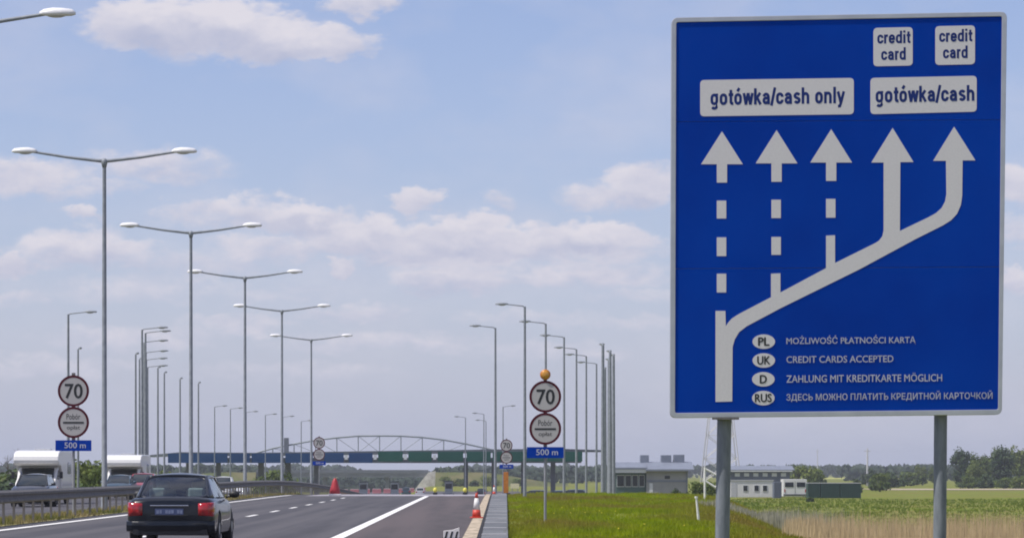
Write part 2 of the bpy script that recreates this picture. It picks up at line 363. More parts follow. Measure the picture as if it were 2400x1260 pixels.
mat('concrete_joint', (0.40, 0.40, 0.41), 0.9)
mat('road_paint', (0.80, 0.79, 0.77), 0.6, 0, (0.62, 0.61, 0.6), 9, 6, stretch=(1, .2, 1), lo=.5, hi=.75)
mat('sand', (0.50, 0.41, 0.30), 0.95, 0, (0.20, 0.17, 0.12), 4, 8, stretch=(1, .25, 1), lo=.4, hi=.7)
mat('slot', (0.012, 0.012, 0.014), 0.9)
mat('soil', (0.180, 0.210, 0.022), 0.95, 0, (0.110, 0.145, 0.018), .5, 8, c3=(.165, .155, .035), scale3=.11, spec=.1)
mat('blade', (0.320, 0.385, 0.006), 0.7, 0, (0.190, 0.265, 0.006), .9, 4, stretch=(1, .2, 1), transl=.45, spec=.2, c3=(.25, .20, .04), scale3=.16)
mat('meadow_blade', (0.185, 0.245, 0.020), 0.75, 0, (0.110, 0.165, 0.016), .3, 4, stretch=(1, .4, 1), transl=.35, spec=.1)
mat('blade_dry', (0.40, 0.32, 0.16), 0.8, 0, (0.27, 0.23, 0.09), 1.5, 4, stretch=(1, .25, 1), transl=.3, spec=.15, c3=(.13, .15, .03), scale3=.5)
mat('reed', (0.66, 0.52, 0.31), 0.8, 0, (0.50, 0.385, 0.21), 2.2, 5, stretch=(1, 1, .06), transl=.35, spec=.15)
mat('reed_grey', (0.44, 0.41, 0.33), 0.85, 0, (0.27, 0.27, 0.18), 2.0, 5, stretch=(1, 1, .08), transl=.3, spec=.1)
mat('flower', (0.75, 0.62, 0.04), 0.7)
mat('bank_grass', (0.115, 0.130, 0.040), 0.95, 0, (0.060, 0.080, 0.025), .25, 7, c3=(.14, .13, .06), scale3=.08, spec=.1)
mat('bark', (0.10, 0.075, 0.05), 0.9, 0, (0.06, 0.05, 0.035), 3, stretch=(1, 1, .3))
mat('leaf_mid', (0.125, 0.165, 0.034), 0.7, 0, (0.062, 0.100, 0.026), .7, 3, transl=.25, spec=.2)
mat('leaf_dark', (0.072, 0.105, 0.040), 0.7, 0, (0.036, 0.064, 0.032), .7, 3, transl=.2, spec=.2)
mat('leaf_light', (0.170, 0.205, 0.045), 0.7, 0, (0.090, 0.130, 0.028), .8, 3, transl=.3, spec=.2)
mat('leaf_far', (0.058, 0.080, 0.050), 0.8, 0, (0.036, 0.054, 0.042), .15, 3, spec=.1)
mat('twig', (0.16, 0.13, 0.11), 0.9)
mat('car_dark_blue', (0.005, 0.008, 0.014), 0.3, 0.0, coat=.45, spec=.25, scale=2)
mat('car_black', (0.012, 0.015, 0.02), 0.3, 0.1, coat=.8)
mat('car_red', (0.34, 0.03, 0.05), 0.3, 0, coat=.8)
mat('car_teal', (0.02, 0.06, 0.09), 0.3, 0.1, coat=.8)
mat('car_white', (0.75, 0.75, 0.74), 0.3, 0, coat=.6)
mat('camper_white', (0.80, 0.79, 0.77), 0.35, 0, (.74, .735, .72), coat=.3)
mat('camper_grey', (0.50, 0.51, 0.54), 0.4)
mat('rubber', (0.018, 0.018, 0.019), 0.8)
mat('wheel_rim', (0.45, 0.46, 0.48), 0.35, 0.7)
mat('plastic_black', (0.018, 0.019, 0.022), 0.55)
mat('tail_red', (0.50, 0.006, 0.010), 0.15, 0, (0.22, .003, .006), 14, coat=1.0)
mat('tail_amber', (0.5, 0.16, 0.02), 0.2, coat=1)
mat('head_glass', (0.8, 0.82, 0.85), 0.1, 0.3, coat=1)
mat('chrome', (0.72, 0.74, 0.78), 0.15, 1.0)
mat('plate', (0.06, 0.085, 0.19), 0.5)
mat('plate_mark', (0.20, 0.235, 0.36), 0.5)
mat('seat_cloth', (0.55, 0.60, 0.56), 0.9)
mat('interior', (0.03, 0.035, 0.04), 0.9)
glass_mat('car_glass', (0.55, 0.63, 0.65), 0.10)
mat('dark_glass', (0.02, 0.028, 0.032), 0.08, 0, coat=.5)
mat('cone_red', (0.62, 0.06, 0.03), 0.5, 0, (.5, .05, .03))
mat('dark_red', (0.40, 0.02, 0.03), 0.5, 0, (.3, .015, .02))
mat('pinkish_red', (0.42, 0.14, 0.16), 0.7)
mat('median_soil', (0.34, 0.28, 0.16), 0.95, 0, (0.20, 0.19, 0.07), 1.2, 8, stretch=(1, .3, 1), spec=.1)
mat('cone_white', (0.80, 0.78, 0.76), 0.5)
mat('warning_orange', (0.55, 0.20, 0.02), 0.5, 0, (.4, .13, .015))
mat('amber_lens', (0.60, 0.28, 0.02), 0.15, coat=1)
mat('yellow', (0.75, 0.68, 0.10), 0.5)
mat('cream', (0.72, 0.66, 0.45), 0.6)
mat('canopy_blue', (0.004, 0.052, 0.165), 0.6, 0, (.003, .042, .14), .2, spec=.08)
mat('canopy_green', (0.008, 0.088, 0.062), 0.6, 0, (.006, .072, .050), .2, spec=.08)
mat('canopy_steel', (0.27, 0.30, 0.31), 0.5, .2)
mat('canopy_column', (0.15, 0.165, 0.19), 0.6)
mat('canopy_roof', (0.10, 0.12, 0.14), 0.6)
mat('panel_white', (0.66, 0.68, 0.70), 0.5)
mat('bridge_concrete', (0.22, 0.23, 0.24), 0.9, 0, (.17, .18, .19), .3)
mat('concrete_white', (0.80, 0.75, 0.71), 0.9, 0, (.52, .47, .43), .6)
mat('wall_grey', (0.33, 0.33, 0.33), 0.8, 0, (0.27, .275, .28), .8)
mat('wall_green', (0.07, 0.13, 0.12), 0.7)
mat('roof_slate', (0.20, 0.225, 0.28), 0.6, 0, (.165, .185, .235), .8)
mat('window_dark', (0.02, 0.026, 0.032), 0.12)
mat('wall_blue_grey', (0.12, 0.14, 0.19), 0.7)
mat('container_white', (0.66, 0.66, 0.66), 0.6, 0, (.58, .58, .58), 1)
mat('container_green', (0.02, 0.06, 0.045), 0.6, 0, (.016, .046, .036), 1)
mat('fence_mesh', (0.07, 0.10, 0.085), 0.7)
mat('rape', (0.46, 0.44, 0.08), 0.9, 0, (.30, .33, .06), .05)
mat('pylon_steel', (0.60, 0.59, 0.62), 0.6)
mat('white_tube', (0.78, 0.78, 0.74), 0.5)

# ------------------------------------------------------------------ ground, roads
XS = sorted(set([-3500, -2200, -1400, -900, -600, -420, -300, -220, -160, -130, -110, -95, -85, -78, -70, -64, -58, -52, -47, -42, -38, -34, -30, -27.5, -22, -16.2, -14.8, -13.4, -12.8, -6, -3, -1] +
            [i * 0.75 for i in range(0, 36)] + [28, 30, 33, 36, 40, 44, 48, 54, 60, 70, 85, 100, 130, 170, 220, 300, 420, 600, 900, 1400, 2200, 3500]))
def grid(xs_of, zoff, ys, name, m, bump=False):
    mb = MB(); n = len(xs_of(ys[0]))
    for Y in ys:
        for X in xs_of(Y): mb.v.append((X, Y, tz(X, Y) + zoff + (bumps(X, Y) if bump else 0)))
    mb.f = [(j * n + i, j * n + i + 1, (j + 1) * n + i + 1, (j + 1) * n + i) for j in range(len(ys) - 1) for i in range(n - 1)]
    return tag(mb.build(name, m, smooth=True, fix=False), kind='structure')
grid(lambda Y: XS, -0.03, YS, 'ground', M['soil'], True)
near = [Y for Y in YS if Y <= 202]
def lane_x(a, b, n): return lambda Y: [a(Y) + (b(Y) - a(Y)) * i / n for i in range(n + 1)]
C_ = lambda v: (lambda Y: v)
grid(lane_x(C_(-12.7), C_(-3.1), 4), 0.0, [Y for Y in YS if Y <= 750], 'road', M['asphalt'])
grid(lane_x(C_(-3.1), road_r, 3), 0.0, [Y for Y in YS if Y <= 750], 'shoulder', M['asphalt_shoulder'])
grid(lane_x(C_(-27.0), C_(-16.4), 4), 0.0, [Y for Y in YS if Y <= 750], 'opposite_road', M['asphalt'])
grid(lane_x(C_(-16.38), C_(-12.72), 3), 0.0, [Y for Y in YS if Y <= 450], 'median', M['median_soil'])
mirage_ys = [Y for Y in YS if 191 <= Y <= 300]
grid(lane_x(lambda Y: -10.4, lambda Y: road_r(Y) - .05, 4), 0.012, mirage_ys, 'mirage_band', M['mirage_pale'])  # pale band paints the heat-mirage sky reflection across the road crest
grid(lane_x(road_r, path_l, 1), 0.02, [Y for Y in YS if Y <= 260], 'verge', M['sand'])
grid(lane_x(lambda Y: path_l(Y) - .03, lambda Y: path_l(Y) + .07, 1), 0.03, [Y for Y in YS if Y <= 260], 'drain_slot', M['slot'])
def strip(name, m, X, w, spans, zoff, parent=None):
    mb = MB()
    for a, b in spans:
        n = max(1, int((b - a) / 4)); o = len(mb.v)
        for i in range(n + 1):
            Y = a + (b - a) * i / n; x = X(Y) if callable(X) else X
            mb.v += [(x - w / 2, Y, tz(x, Y) + zoff), (x + w / 2, Y, tz(x, Y) + zoff)]
        mb.f += [(o + 2 * i, o + 2 * i + 1, o + 2 * i + 3, o + 2 * i + 2) for i in range(n)]
    return tag(mb.build(name, m, smooth=True, fix=False), kind='structure')
strip('edge_line', M['road_paint'], -11.85, 0.25, [(20, 205)], 0.008)
strip('lane_line', M['road_paint'], -3.1, 0.28, [(20, 200)], 0.008)
strip('lane_dashes', M['road_paint'], -7.5, 0.16, [(Y, Y + 4.5) for Y in (33, 45, 57, 69, 81, 93, 105, 117, 129, 141, 153, 165, 177)], 0.008)
def concrete_path():
    mb = MB(); jb = MB(); Y = 22.0
    while Y < 236:
        Y1 = Y + 8.3; a, b = Y + .14, Y1
        dz = rnd.uniform(-.008, .008)
        vs = []
        for i in range(4):
            y = a + (b - a) * i / 3
            vs += [(path_l(y) + .07, y, tz(0, y) + .05 + dz), (path_r(y), y, tz(0, y) + .075 + dz)]
        mb.add(vs, [(2 * i, 2 * i + 1, 2 * i + 3, 2 * i + 2) for i in range(3)])
        mb.add([(path_r(a), a, tz(0, a) + .075 + dz), (path_r(b), b, tz(0, b) + .075 + dz), (path_r(b), b, tz(0, b) - .2), (path_r(a), a, tz(0, a) - .2)], [(0, 1, 2, 3)])
        jb.box(((path_l(Y) + path_r(Y)) / 2 + .02, Y + .07, tz(0, Y) + .02), (path_r(Y) - path_l(Y) - .1, .5, .12))
        Y = Y1
    tag(mb.build('path', M['concrete_grey'], fix=False), kind='structure'); tag(jb.build('path_joint', M['concrete_joint']), kind='structure')
concrete_path()

# far fields and tracks
def patch_strip(name, m, x0, x1, Y0, Y1, z=0.05):
    mb = MB(); n = 12
    for j in range(2):
        for i in range(n + 1):
            X = x0 + (x1 - x0) * i / n; Y = (Y0, Y1)[j] * (1 + .02 * noise.noise((X * .02, j, 1)))
            mb.v.append((X, Y, tz(X, Y) + z))
    mb.f = [(i, i + 1, n + 2 + i, n + 1 + i) for i in range(n)]
    tag(mb.build(name, m, fix=False), kind='structure')
patch_strip('sandy_track', M['sand'], 85, 400, 690, 740)
patch_strip('yellow_field', M['rape'], 150, 245, 1750, 2350)
patch_strip('yellow_field', M['rape'], 222, 232, 1250, 1500)

# ------------------------------------------------------------------ grasses
def tufts(name, m, n, where, h, w, nb, seed, lean=.35, zoff=-.05):
    r = random.Random(seed); mb = MB(); V = mb.v; Fc = mb.f
    for _ in range(n):
        X, Y, k = where(r)
        if X is None: continue
        z = tz(X, Y) + bumps(X, Y) + zoff
        for b in range(nb):
            a = r.uniform(0, 6.28); hh = h * k * r.uniform(.45, 1.15); bx, by = X + r.uniform(-.12, .12), Y + r.uniform(-.15, .15)
            ca, sa = math.cos(a), math.sin(a); ln = lean * hh * r.uniform(.1, 1); la = r.uniform(0, 6.28); o = len(V)
            lx, ly = ln * math.cos(la), ln * math.sin(la); ww = w * r.uniform(.6, 1.3)
            V += [(bx - ca * ww, by - sa * ww, z), (bx + ca * ww, by + sa * ww, z), (bx + lx * .4 + ca * ww * .7, by + ly * .4 + sa * ww * .7, z + hh * .6), (bx + lx * .4 - ca * ww * .7, by + ly * .4 - sa * ww * .7, z + hh * .6), (bx + lx, by + ly, z + hh)]
            Fc += [(o, o + 1, o + 2, o + 3), (o + 3, o + 2, o + 4)]
    return tag(mb.build(name, m, fix=False), kind='stuff')
def w_bank(r):
    Y = 66 + 165 * r.random() ** 1.5; a, b = path_r(Y) - .02, edge_r(Y) + 3.5
    X = a + (b - a) * r.random(); k = 0.75 + .8 * max(0, noise.noise((X * .5, Y * .10, 5)))
    if X < a + .6: k *= .6
    return X, Y, k
tag(tufts('grass', M['blade'], 17000, w_bank, .20, .014, 7, 1), 'bright green spring grass growing on the embankment beside the concrete path', 'grass')
def w_median(r):
    Y = 76 + 160 * r.random() ** 1.4; return -12.75 - 3.3 * r.random(), Y, 0.6 + .8 * r.random()
tag(tufts('dry_grass', M['blade_dry'], 5200, w_median, .17, .013, 6, 2), 'dry tan grass growing on the median around the guard rail posts', 'grass')
def w_verge(r):
    Y = 150 + 70 * r.random(); return road_r(Y) + .34 * r.random(), Y, .5
tag(tufts('weed', M['blade_dry'], 300, w_verge, .14, .012, 5, 12), 'thin dry weeds growing along the sandy verge', 'weeds')
def w_reed(r):
    Y = 92 + 26 * r.random(); X0 = .0945 * Y; X = X0 + (27 - X0) * r.random(); return X, Y, (-.09 - tz(X, Y)) / 2.25 * (1 + .07 * noise.noise((X * .5, Y * .2, 2)))
tag(tufts('reeds', M['reed'], 7500, w_reed, 2.25, .014, 5, 3, lean=.07, zoff=-.02), 'tall dry tan reeds standing in the wet ditch at right', 'reeds')
def w_reed2(r):
    Y = 126 + 16 * r.random(); X = 9.6 + 5.2 * r.random(); return X, Y, max(.15, (-.12 - tz(X, Y)) / 2.0) * (1 + .25 * noise.noise((X * .8, Y * .3, 4)))
tag(tufts('grey_reeds', M['reed_grey'], 1100, w_reed2, 2.0, .016, 5, 4, lean=.08), 'greyish dead reeds behind the left sign post', 'reeds')
def w_meadow(r):
    Y = 130 + 330 * r.random() ** 1.2; X = edge_r(Y) + 4 + 75 * r.random(); return X, Y, .6 + 1.3 * max(0, noise.noise((X * .09, Y * .03, 8)))
tag(tufts('meadow_grass', M['meadow_blade'], 18000, w_meadow, .36, .03, 5, 5), 'rough green meadow grass beyond the reeds', 'grass')
fl = MB()
for _ in range(16):
    X = rnd.uniform(1.1, 5); Y = rnd.uniform(72, 120); fl.ball((X, Y, tz(X, Y) + rnd.uniform(.14, .22)), (.022, .022, .014), 6, 4)
tag(fl.build('dandelions', M['flower']), 'tiny yellow dandelion flowers dotted in the grass', 'flowers', kind='stuff')

# ------------------------------------------------------------------ the big direction sign
SD = 38.0; YAW = R(2.2)
def SP(x, y, t=0.0):
    """point on the sign's plane seen at photo pixel (x, y); t metres proud of it towards the road user"""
    n = Vector((math.sin(YAW), -math.cos(YAW), 0)); c = Vector(((1960 - VX) * SD / F, SD, 0)); o = Vector((0, 0, H))
    d = Vector(((x - VX) / F, 1, -(y - HY) / F)); k = (c - o).dot(n) / d.dot(n)
    return o + d * k + n * t
SG0 = Vector((SP(1960, 1000).x, SD, tz(4, SD)))
def loc_(x, y, t=0.0): return SP(x, y, t) - SG0
def rr(c, rad, n=5):
    """rounded quad through four corners (TL, TR, BR, BL in pixels)"""
    out = []; c = [Vector(p) for p in c]
    for i in range(4):
        p, a, b = c[i], c[i - 1], c[(i + 1) % 4]; u = (a - p).normalized() * rad; w = (b - p).normalized() * rad
        for k in range(n + 1):
            s = k / n; q = p + u * (1 - s) ** 2 + w * s ** 2; out.append((q.x, q.y))
    return out
def quad_map(c, t):
    c = [Vector(p) for p in c]
    def f(u, v):
        q = (c[3] * (1 - u) + c[2] * u) * (1 - v) + (c[0] * (1 - u) + c[1] * u) * v; return loc_(q.x, q.y, t)
    return f
def big_sign():
    root = thing('direction_sign', SG0, 'huge blue toll lane sign with white arrows on two steel posts', 'road sign')
    outer = rr([(1574, 42), (2360, 28), (2348, 971), (1570, 979)], 16); inner = rr([(1585, 53), (2348, 39), (2339, 959), (1582, 967)], 5)
    # board in three stacked sheets with hairline seams
    def yl(x, a, b): return a + (b - a) * (x - 1574) / 786
    b = MB()
    rows = [((1583.5, 51), (2349.5, 37)), ((1582.5, 285.5), (2347, 280.5)), ((1581.5, 629.5), (2343.5, 625)), ((1580.5, 968.5), (2340, 960.5))]
    for i in range(3):
        g = .5 if i else 0
        b.prism([(rows[i][0][0], rows[i][0][1] + g), (rows[i][1][0], rows[i][1][1] + g), (rows[i + 1][1][0], rows[i + 1][1][1] - .5), (rows[i + 1][0][0], rows[i + 1][0][1] - .5)], loc_, 0.0, -0.03)
    board = b.build('board', M['sign_blue'], root)
    bk = MB().prism([(1583, 51), (2349, 38), (2340, 960), (1581, 968)], loc_, -0.036, -0.05); bk.build('back_plate', M['aluminium'], root)
    fr = MB(); n = len(outer)
    for t0, t1 in ((0.012, -0.06),):
        vs = [loc_(x, y, t) for t in (t0, t1) for ring in (outer, inner) for x, y in ring]
        fs = []
        for i in range(n):
            j = (i + 1) % n
            fs += [(i, j, n + j, n + i), (2 * n + i, 3 * n + i, 3 * n + j, 2 * n + j), (i, 2 * n + i, 2 * n + j, j), (n + i, n + j, 3 * n + j, 3 * n + i)]
        fr.add(vs, fs)
    fr.build('frame', M['aluminium'], root, bevel=.006)
    T = .004
    def plate(name, quad, rad, m=M['sign_white'], t=T): return MB().prism(rr(quad, rad), loc_, t, 0.0005).build(name, m, root)
    def put(parent, s, quad, m, bold, t): 
        mb = MB(); letters(mb, s, quad_map(quad, t), bold); return mb.build('lettering', m, parent, fix=False)
    LB = M['sign_letter_blue']
    p = plate('cash_panel', [(1641, 188), (2001, 183), (2001, 268), (1641, 273)], 10)
    grotesk_text(MB(), 'gotówka/cash only', quad_map([(1665, 220), (1978, 214.5), (1978, 242), (1665, 247)], .0048)).build('lettering', LB, p, fix=False)
    p = plate('cash_panel', [(2040, 183), (2289, 178), (2289, 262), (2040, 268)], 10)
    grotesk_text(MB(), 'gotówka/cash', quad_map([(2052, 214), (2284, 210), (2284, 236.5), (2052, 241)], .0048)).build('lettering', LB, p, fix=False)
    for q in ([(2047, 66), (2139, 64), (2139, 154), (2047, 156)], [(2192, 62), (2285, 60), (2285, 151), (2192, 153)]):
        p = plate('card_panel', q, 10); x0, y0 = q[0]
        mb = MB(); dx = x0 - 2047; dy = y0 - 66
        grotesk_text(mb, 'credit', quad_map([(2056 + dx, 82 + dy), (2133 + dx, 80.5 + dy), (2133 + dx, 101.5 + dy), (2056 + dx, 103 + dy)], .0048))
        grotesk_text(mb, 'card', quad_map([(2065 + dx, 120.5 + dy), (2123 + dx, 119.5 + dy), (2123 + dx, 140.5 + dy), (2065 + dx, 141.5 + dy)], .0048))
        mb.build('lettering', LB, p, fix=False)
    W = M['sign_white']
    # dashed arrows
    for tip, (bx0, bx1), by, (s0, s1), sy, dashes in (((1692, 308), (1643, 1741), 385, (1680, 1704), 428, ((470, 512), (556, 600), (641, 685))),
                                                     ((1820, 305), (1771, 1869), 383, (1808, 1832), 426, ((468, 511), (555, 597))),
                                                     ((1948, 303), (1899, 1997), 381, (1936, 1960), 424, ((466, 510),))):
        mb = MB(); mb.prism([tip, (bx1, by), (s1, by), (s1, sy), (s0, sy), (s0, by), (bx0, by)], loc_, T, .0005)
        da = mb.build('dashed_arrow', W, root)
        for a, c in dashes: MB().prism([(s0, a), (s1 - 2, a), (s1 - 2, c), (s0, c)], loc_, T, .0005).build('dash', W, da)
    diag = [(1677, 941), (1677, 728), (1700, 728), (1701, 764), (1707, 755), (1714, 747), (1724, 740), (1736, 733), (1807, 696), (1807, 641), (1829, 640), (1829, 685),
            (1936, 628), (1936, 552), (1957, 551), (1957, 616), (2052, 569), (2061, 563), (2068, 553), (2071, 540), (2071, 381), (2042, 381), (2092, 300), (2141, 380), (2110, 380), (2109, 541),
            (2176, 509), (2194, 499), (2207, 487), (2215, 472), (2218, 455), (2217, 377), (2187, 377), (2236, 297), (2286, 376), (2256, 376), (2255, 458), (2252, 480), (2243, 501), (2229, 516), (2210, 528), (2190, 538),
            (2146, 560), (2014, 631), (1829, 722), (1750, 764), (1732, 778), (1722, 795), (1717, 812), (1716, 940)]
    MB().prism(diag, loc_, T, .0005).build('route_arrow', W, root)
    for (cx, cy), s, w in (((1790, 800), 'PL', 27), ((1790, 844), 'UK', 31), ((1789, 888), 'D', 17), ((1789, 932), 'RUS', 40)):
        e = MB().prism([(cx + 26.5 * math.cos(a * .2617994), cy + 17 * math.sin(a * .2617994)) for a in range(24)], loc_, T, .0005).build('country_oval', W, root)
        put(e, s, [(cx - w / 2, cy - 10), (cx + w / 2, cy - 10.5), (cx + w / 2, cy + 9.5), (cx - w / 2, cy + 10)], M['sign_black'], .03, .0048)
    for s, x1, (t, b_) in (('MOŻLIWOŚĆ PŁATNOŚCI KARTĄ', 2146, (786, 810)), ('CREDIT CARDS ACCEPTED', 2094, (834, 850)), ('ZAHLUNG MIT KREDITKARTE MÖGLICH', 2208, (875, 896)), ('ЗДЕСЬ МОЖНО ПЛАТИТЬ КРЕДИТНОЙ КАРТОЧКОЙ', 2326, (918, 941))):
        dy = (x1 - 1843) * .0085
        mb = MB(); letters(mb, s, quad_map([(1843, t), (x1, t - dy), (x1, b_ - dy), (1843, b_)], .004), .011); mb.build('lettering', M['sign_letter_white'], root, fix=False)
    # posts and clamps stand behind the board
    n = Vector((math.sin(YAW), -math.cos(YAW), 0))
    for xt, xb, w in ((1702, 1697, 34), (2211, 2209, 31)):
        a = loc_(xt, 974, -.18); q = SP(xb, 1260, -.18); r_ = w * SD / F / 2
        dirv = (SP(xt, 974, -.18) - q).normalized(); bot = q - dirv * ((q.z - (tz(4, SD) - .8)) / dirv.z); top = SP(xt, 974, -.18) + dirv * 4.45
        MB().tube([bot - SG0, top - SG0], r_, 20)  .build('post', M['post_zinc'], root, smooth=True)
        for yy in (120, 330, 560, 760, 930):
            c = SP(xt, yy, -.075) - SG0
            MB().box(c, (.34, .05, .06), YAW).build('clamp', M['galvanised'], root)
    c = SP(1702, 980, -.06) - SG0
    MB().box(c, (.30, .16, .022), YAW).build('bracket', M['galvanised_dull'], root)
big_sign()

# ------------------------------------------------------------------ speed and toll signs
def toll_sign():
    root = thing('speed_sign', (0, 0, 0), 'x', 'road sign', 'speed limit and toll signs')
    MB().tube([(0, .07, -1.3), (0, .07, 4.0)], .038, 12).build('post', M['galvanised'], root, smooth=True)
    def disc(name, z):
        d = MB().lathe([(.445, .0), (.445, .03), (.40, .035)], (0, 0, z), 40, 'y').build(name, M['disc_white'], root)
        ring = MB(); n = 44
        for r0, r1 in ((.385, .452),):
            vs = [(rr_ * math.cos(2 * math.pi * k / n), yy, z + rr_ * math.sin(2 * math.pi * k / n)) for yy in (-.004, .032) for rr_ in (r0, r1) for k in range(n)]
            fs = []
            for k in range(n):
                j = (k + 1) % n; fs += [(k, j, n + j, n + k), (n + k, n + j, 3 * n + j, 3 * n + k)]
            ring.add(vs, fs)
        ring.build('red_ring', M['sign_red'], d); return d
    def put(par, s, x0, x1, z0, z1, m, bold, t=-.003):
        mb = MB(); letters(mb, s, lambda u, v: (x0 + (x1 - x0) * u, t, z0 + (z1 - z0) * v), bold); mb.build('lettering', m, par, fix=False)
    d = disc('speed_disc', 3.58); put(d, '70', -.25, .27, 3.36, 3.79, M['sign_black'], .018)
    d = disc('toll_disc', 2.67); put(d, 'Pobór', -.2, .2, 2.755, 2.92, M['sign_black'], .0); put(d, 'opłat', -.19, .19, 2.43, 2.585, M['sign_black'], .0)
    MB().box((0, -.003, 2.665), (.60, .006, .05)).build('bar', M['sign_black'], d)
    pl = MB().box((0, .012, 2.0), (1.04, .024, .31)).build('distance_plate', M['sign_blue'], root)
    put(pl, '500 m', -.26, .36, 1.925, 2.095, M['sign_letter_white'], .015, -.003)
    MB().box((0, .045, 3.1), (.10, .05, 2.0)).build('clamp', M['galvanised_dull'], root)
    return root
g = 'speed limit and toll signs'
ts = toll_sign()
s1 = 82.8; X = (1278 - VX) / s1; Y = F / s1
place(ts, False, (X, Y, 0), 'right hand 70 speed sign over a toll sign, standing on the grass', g)
o = place(ts, True, ((172 - VX) / 69.3, F / 69.3, 0), 'left hand 70 speed sign over a toll sign, behind the guard rail', g, scale=1.17)
Y = 272; X = (748 - VX) * Y / F
place(ts, True, (X, Y, P(0, 1037, Y).z - 3.58 * 1.08), 'small far toll sign on the median below the arched truss', g, scale=1.08)
Y = 243; X = (1187 - VX) * Y / F
place(ts, True, (X, Y, P(0, 1043, Y).z - 3.58), 'small far toll sign at the end of the concrete path', g)
# amber beacon on the right sign
c = Vector(((1278 - VX) / s1, F / s1, 0))
root = thing('warning_beacon', c + Vector((0, 0, 4.0)), 'round amber warning light on top of the right speed sign', 'beacon')
MB().lathe([(.02, 0), (.02, .13)], (0, .07, -.0), 10).build('stem', M['plastic_black'], root)
MB().lathe([(.06, .10), (.135, .09), (.15, .04), (.15, -.02), (.06, -.03)], (0, 0, .20), 24, 'y').build('housing', M['warning_orange'], root, smooth=True)
MB().ball((0, -.02, .20), (.115, .05, .115)).build('lens', M['amber_lens'], root, smooth=True)

# ------------------------------------------------------------------ lamp posts
def head(mb, gl, c, sgn, q=1.0):
    """cobra head, long axis x"""
    loops = []
    for t, w, h in ((0, .06, .06), (.12, .12, .13), (.35, .17, .17), (.62, .17, .16), (.86, .12, .13), (.96, .05, .05)):
        t, w, h = t * q, w * q, h * q * (.75 if q < 1 else 1)
        loops.append([(c[0] + sgn * t, c[1] + w * math.cos(a * math.pi / 6), c[2] + (h if math.sin(a * math.pi / 6) > 0 else h * .4) * math.sin(a * math.pi / 6)) for a in range(12)])
    mb.loft(loops)
    gl.ball((c[0] + sgn * .45 * q, c[1], c[2] - .035 * q), (.26 * q, .12 * q, .07 * q), 12, 6)
def double_lamp():
    root = thing('street_lamp', (0, 0, 0), 'x', 'street lamp')
    Ht = 13.25
    MB().tube([(0, 0, -.5), (0, 0, .9), (0, 0, .95), (0, 0, Ht)], [.13, .125, .105, .07], 14).build('pole', M['lamp_paint'], root, smooth=True)
    MB().lathe([(.075, -.25), (.11, -.1), (.13, .02), (.06, .1)], (0, 0, Ht), 12).build('collar', M['lamp_paint'], root, smooth=True)
    for s in (-1, 1):
        MB().tube([(0, 0, Ht), (s * .4, 0, Ht + .035), (s * 1.4, 0, Ht + .15), (s * 2.75, 0, Ht + .36)], [.075, .065, .055, .045], 10).build('arm', M['lamp_paint'], root, smooth=True)
        a, b = MB(), MB(); head(a, b, (s * 2.55, 0, Ht + .36), s)
        h = a.build('lamp_head', M['lamp_shell'], root, smooth=True); b.build('diffuser', M['lamp_glass'], h, smooth=True)
    return root
dl = double_lamp()
LX = -14.2
dlab = ['double-armed lamp post at the left edge, only one arm tip in view', 'tallest double-armed lamp post rising beside the left speed sign',
        'second tallest double-armed lamp post, right above the dark sedan', 'middle double-armed lamp post, third of the falling row on the median',
        'short double-armed lamp post beside the far median toll sign, fourth of its row', 'smallest double-armed lamp post, last of the row on the median']
for i, lb in enumerate(dlab):
    Y = 86 + 37 * i + (4 if i == 5 else 0)
    place(dl, i > 0, (LX, Y, tz(LX, Y)), lb, 'double-armed lamp posts on the median')
def single_lamp():
    root = thing('lamp_post', (0, 0, 0), 'x', 'street lamp')
    Ht = 11.0
    MB().tube([(0, 0, -.6), (0, 0, 1.2), (0, 0, Ht)], [.105, .095, .065], 12).build('pole', M['lamp_paint'], root, smooth=True)
    MB().tube([(0, 0, Ht - .05), (.12, 0, Ht + .03), (1.05, 0, Ht + .13)], [.045, .036, .028], 8).build('arm', M['lamp_paint'], root, smooth=True)
    a, b = MB(), MB(); head(a, b, (.95, 0, Ht + .13), 1, .8)
    h = a.build('lamp_head', M['lamp_paint'], root, smooth=True); b.build('diffuser', M['lamp_glass'], h, smooth=True)
    return root
def solve(x, yt, Ht):
    lo, hi = 60.0, 1600.0
    for _ in range(50):
        Y = (lo + hi) / 2; X = (x - VX) * Y / F
        if HY - (tz(X, Y) + Ht - H) * F / Y < yt: lo = Y
        else: hi = Y
    return X, Y
slp = single_lamp(); used = False
GL, GR = 'single-armed lamp posts left of the opposite lanes', 'single-armed lamp posts along the right side of the plaza'
GF = 'far lamp posts above the toll canopy'; GM = 'lamp posts seen end on'
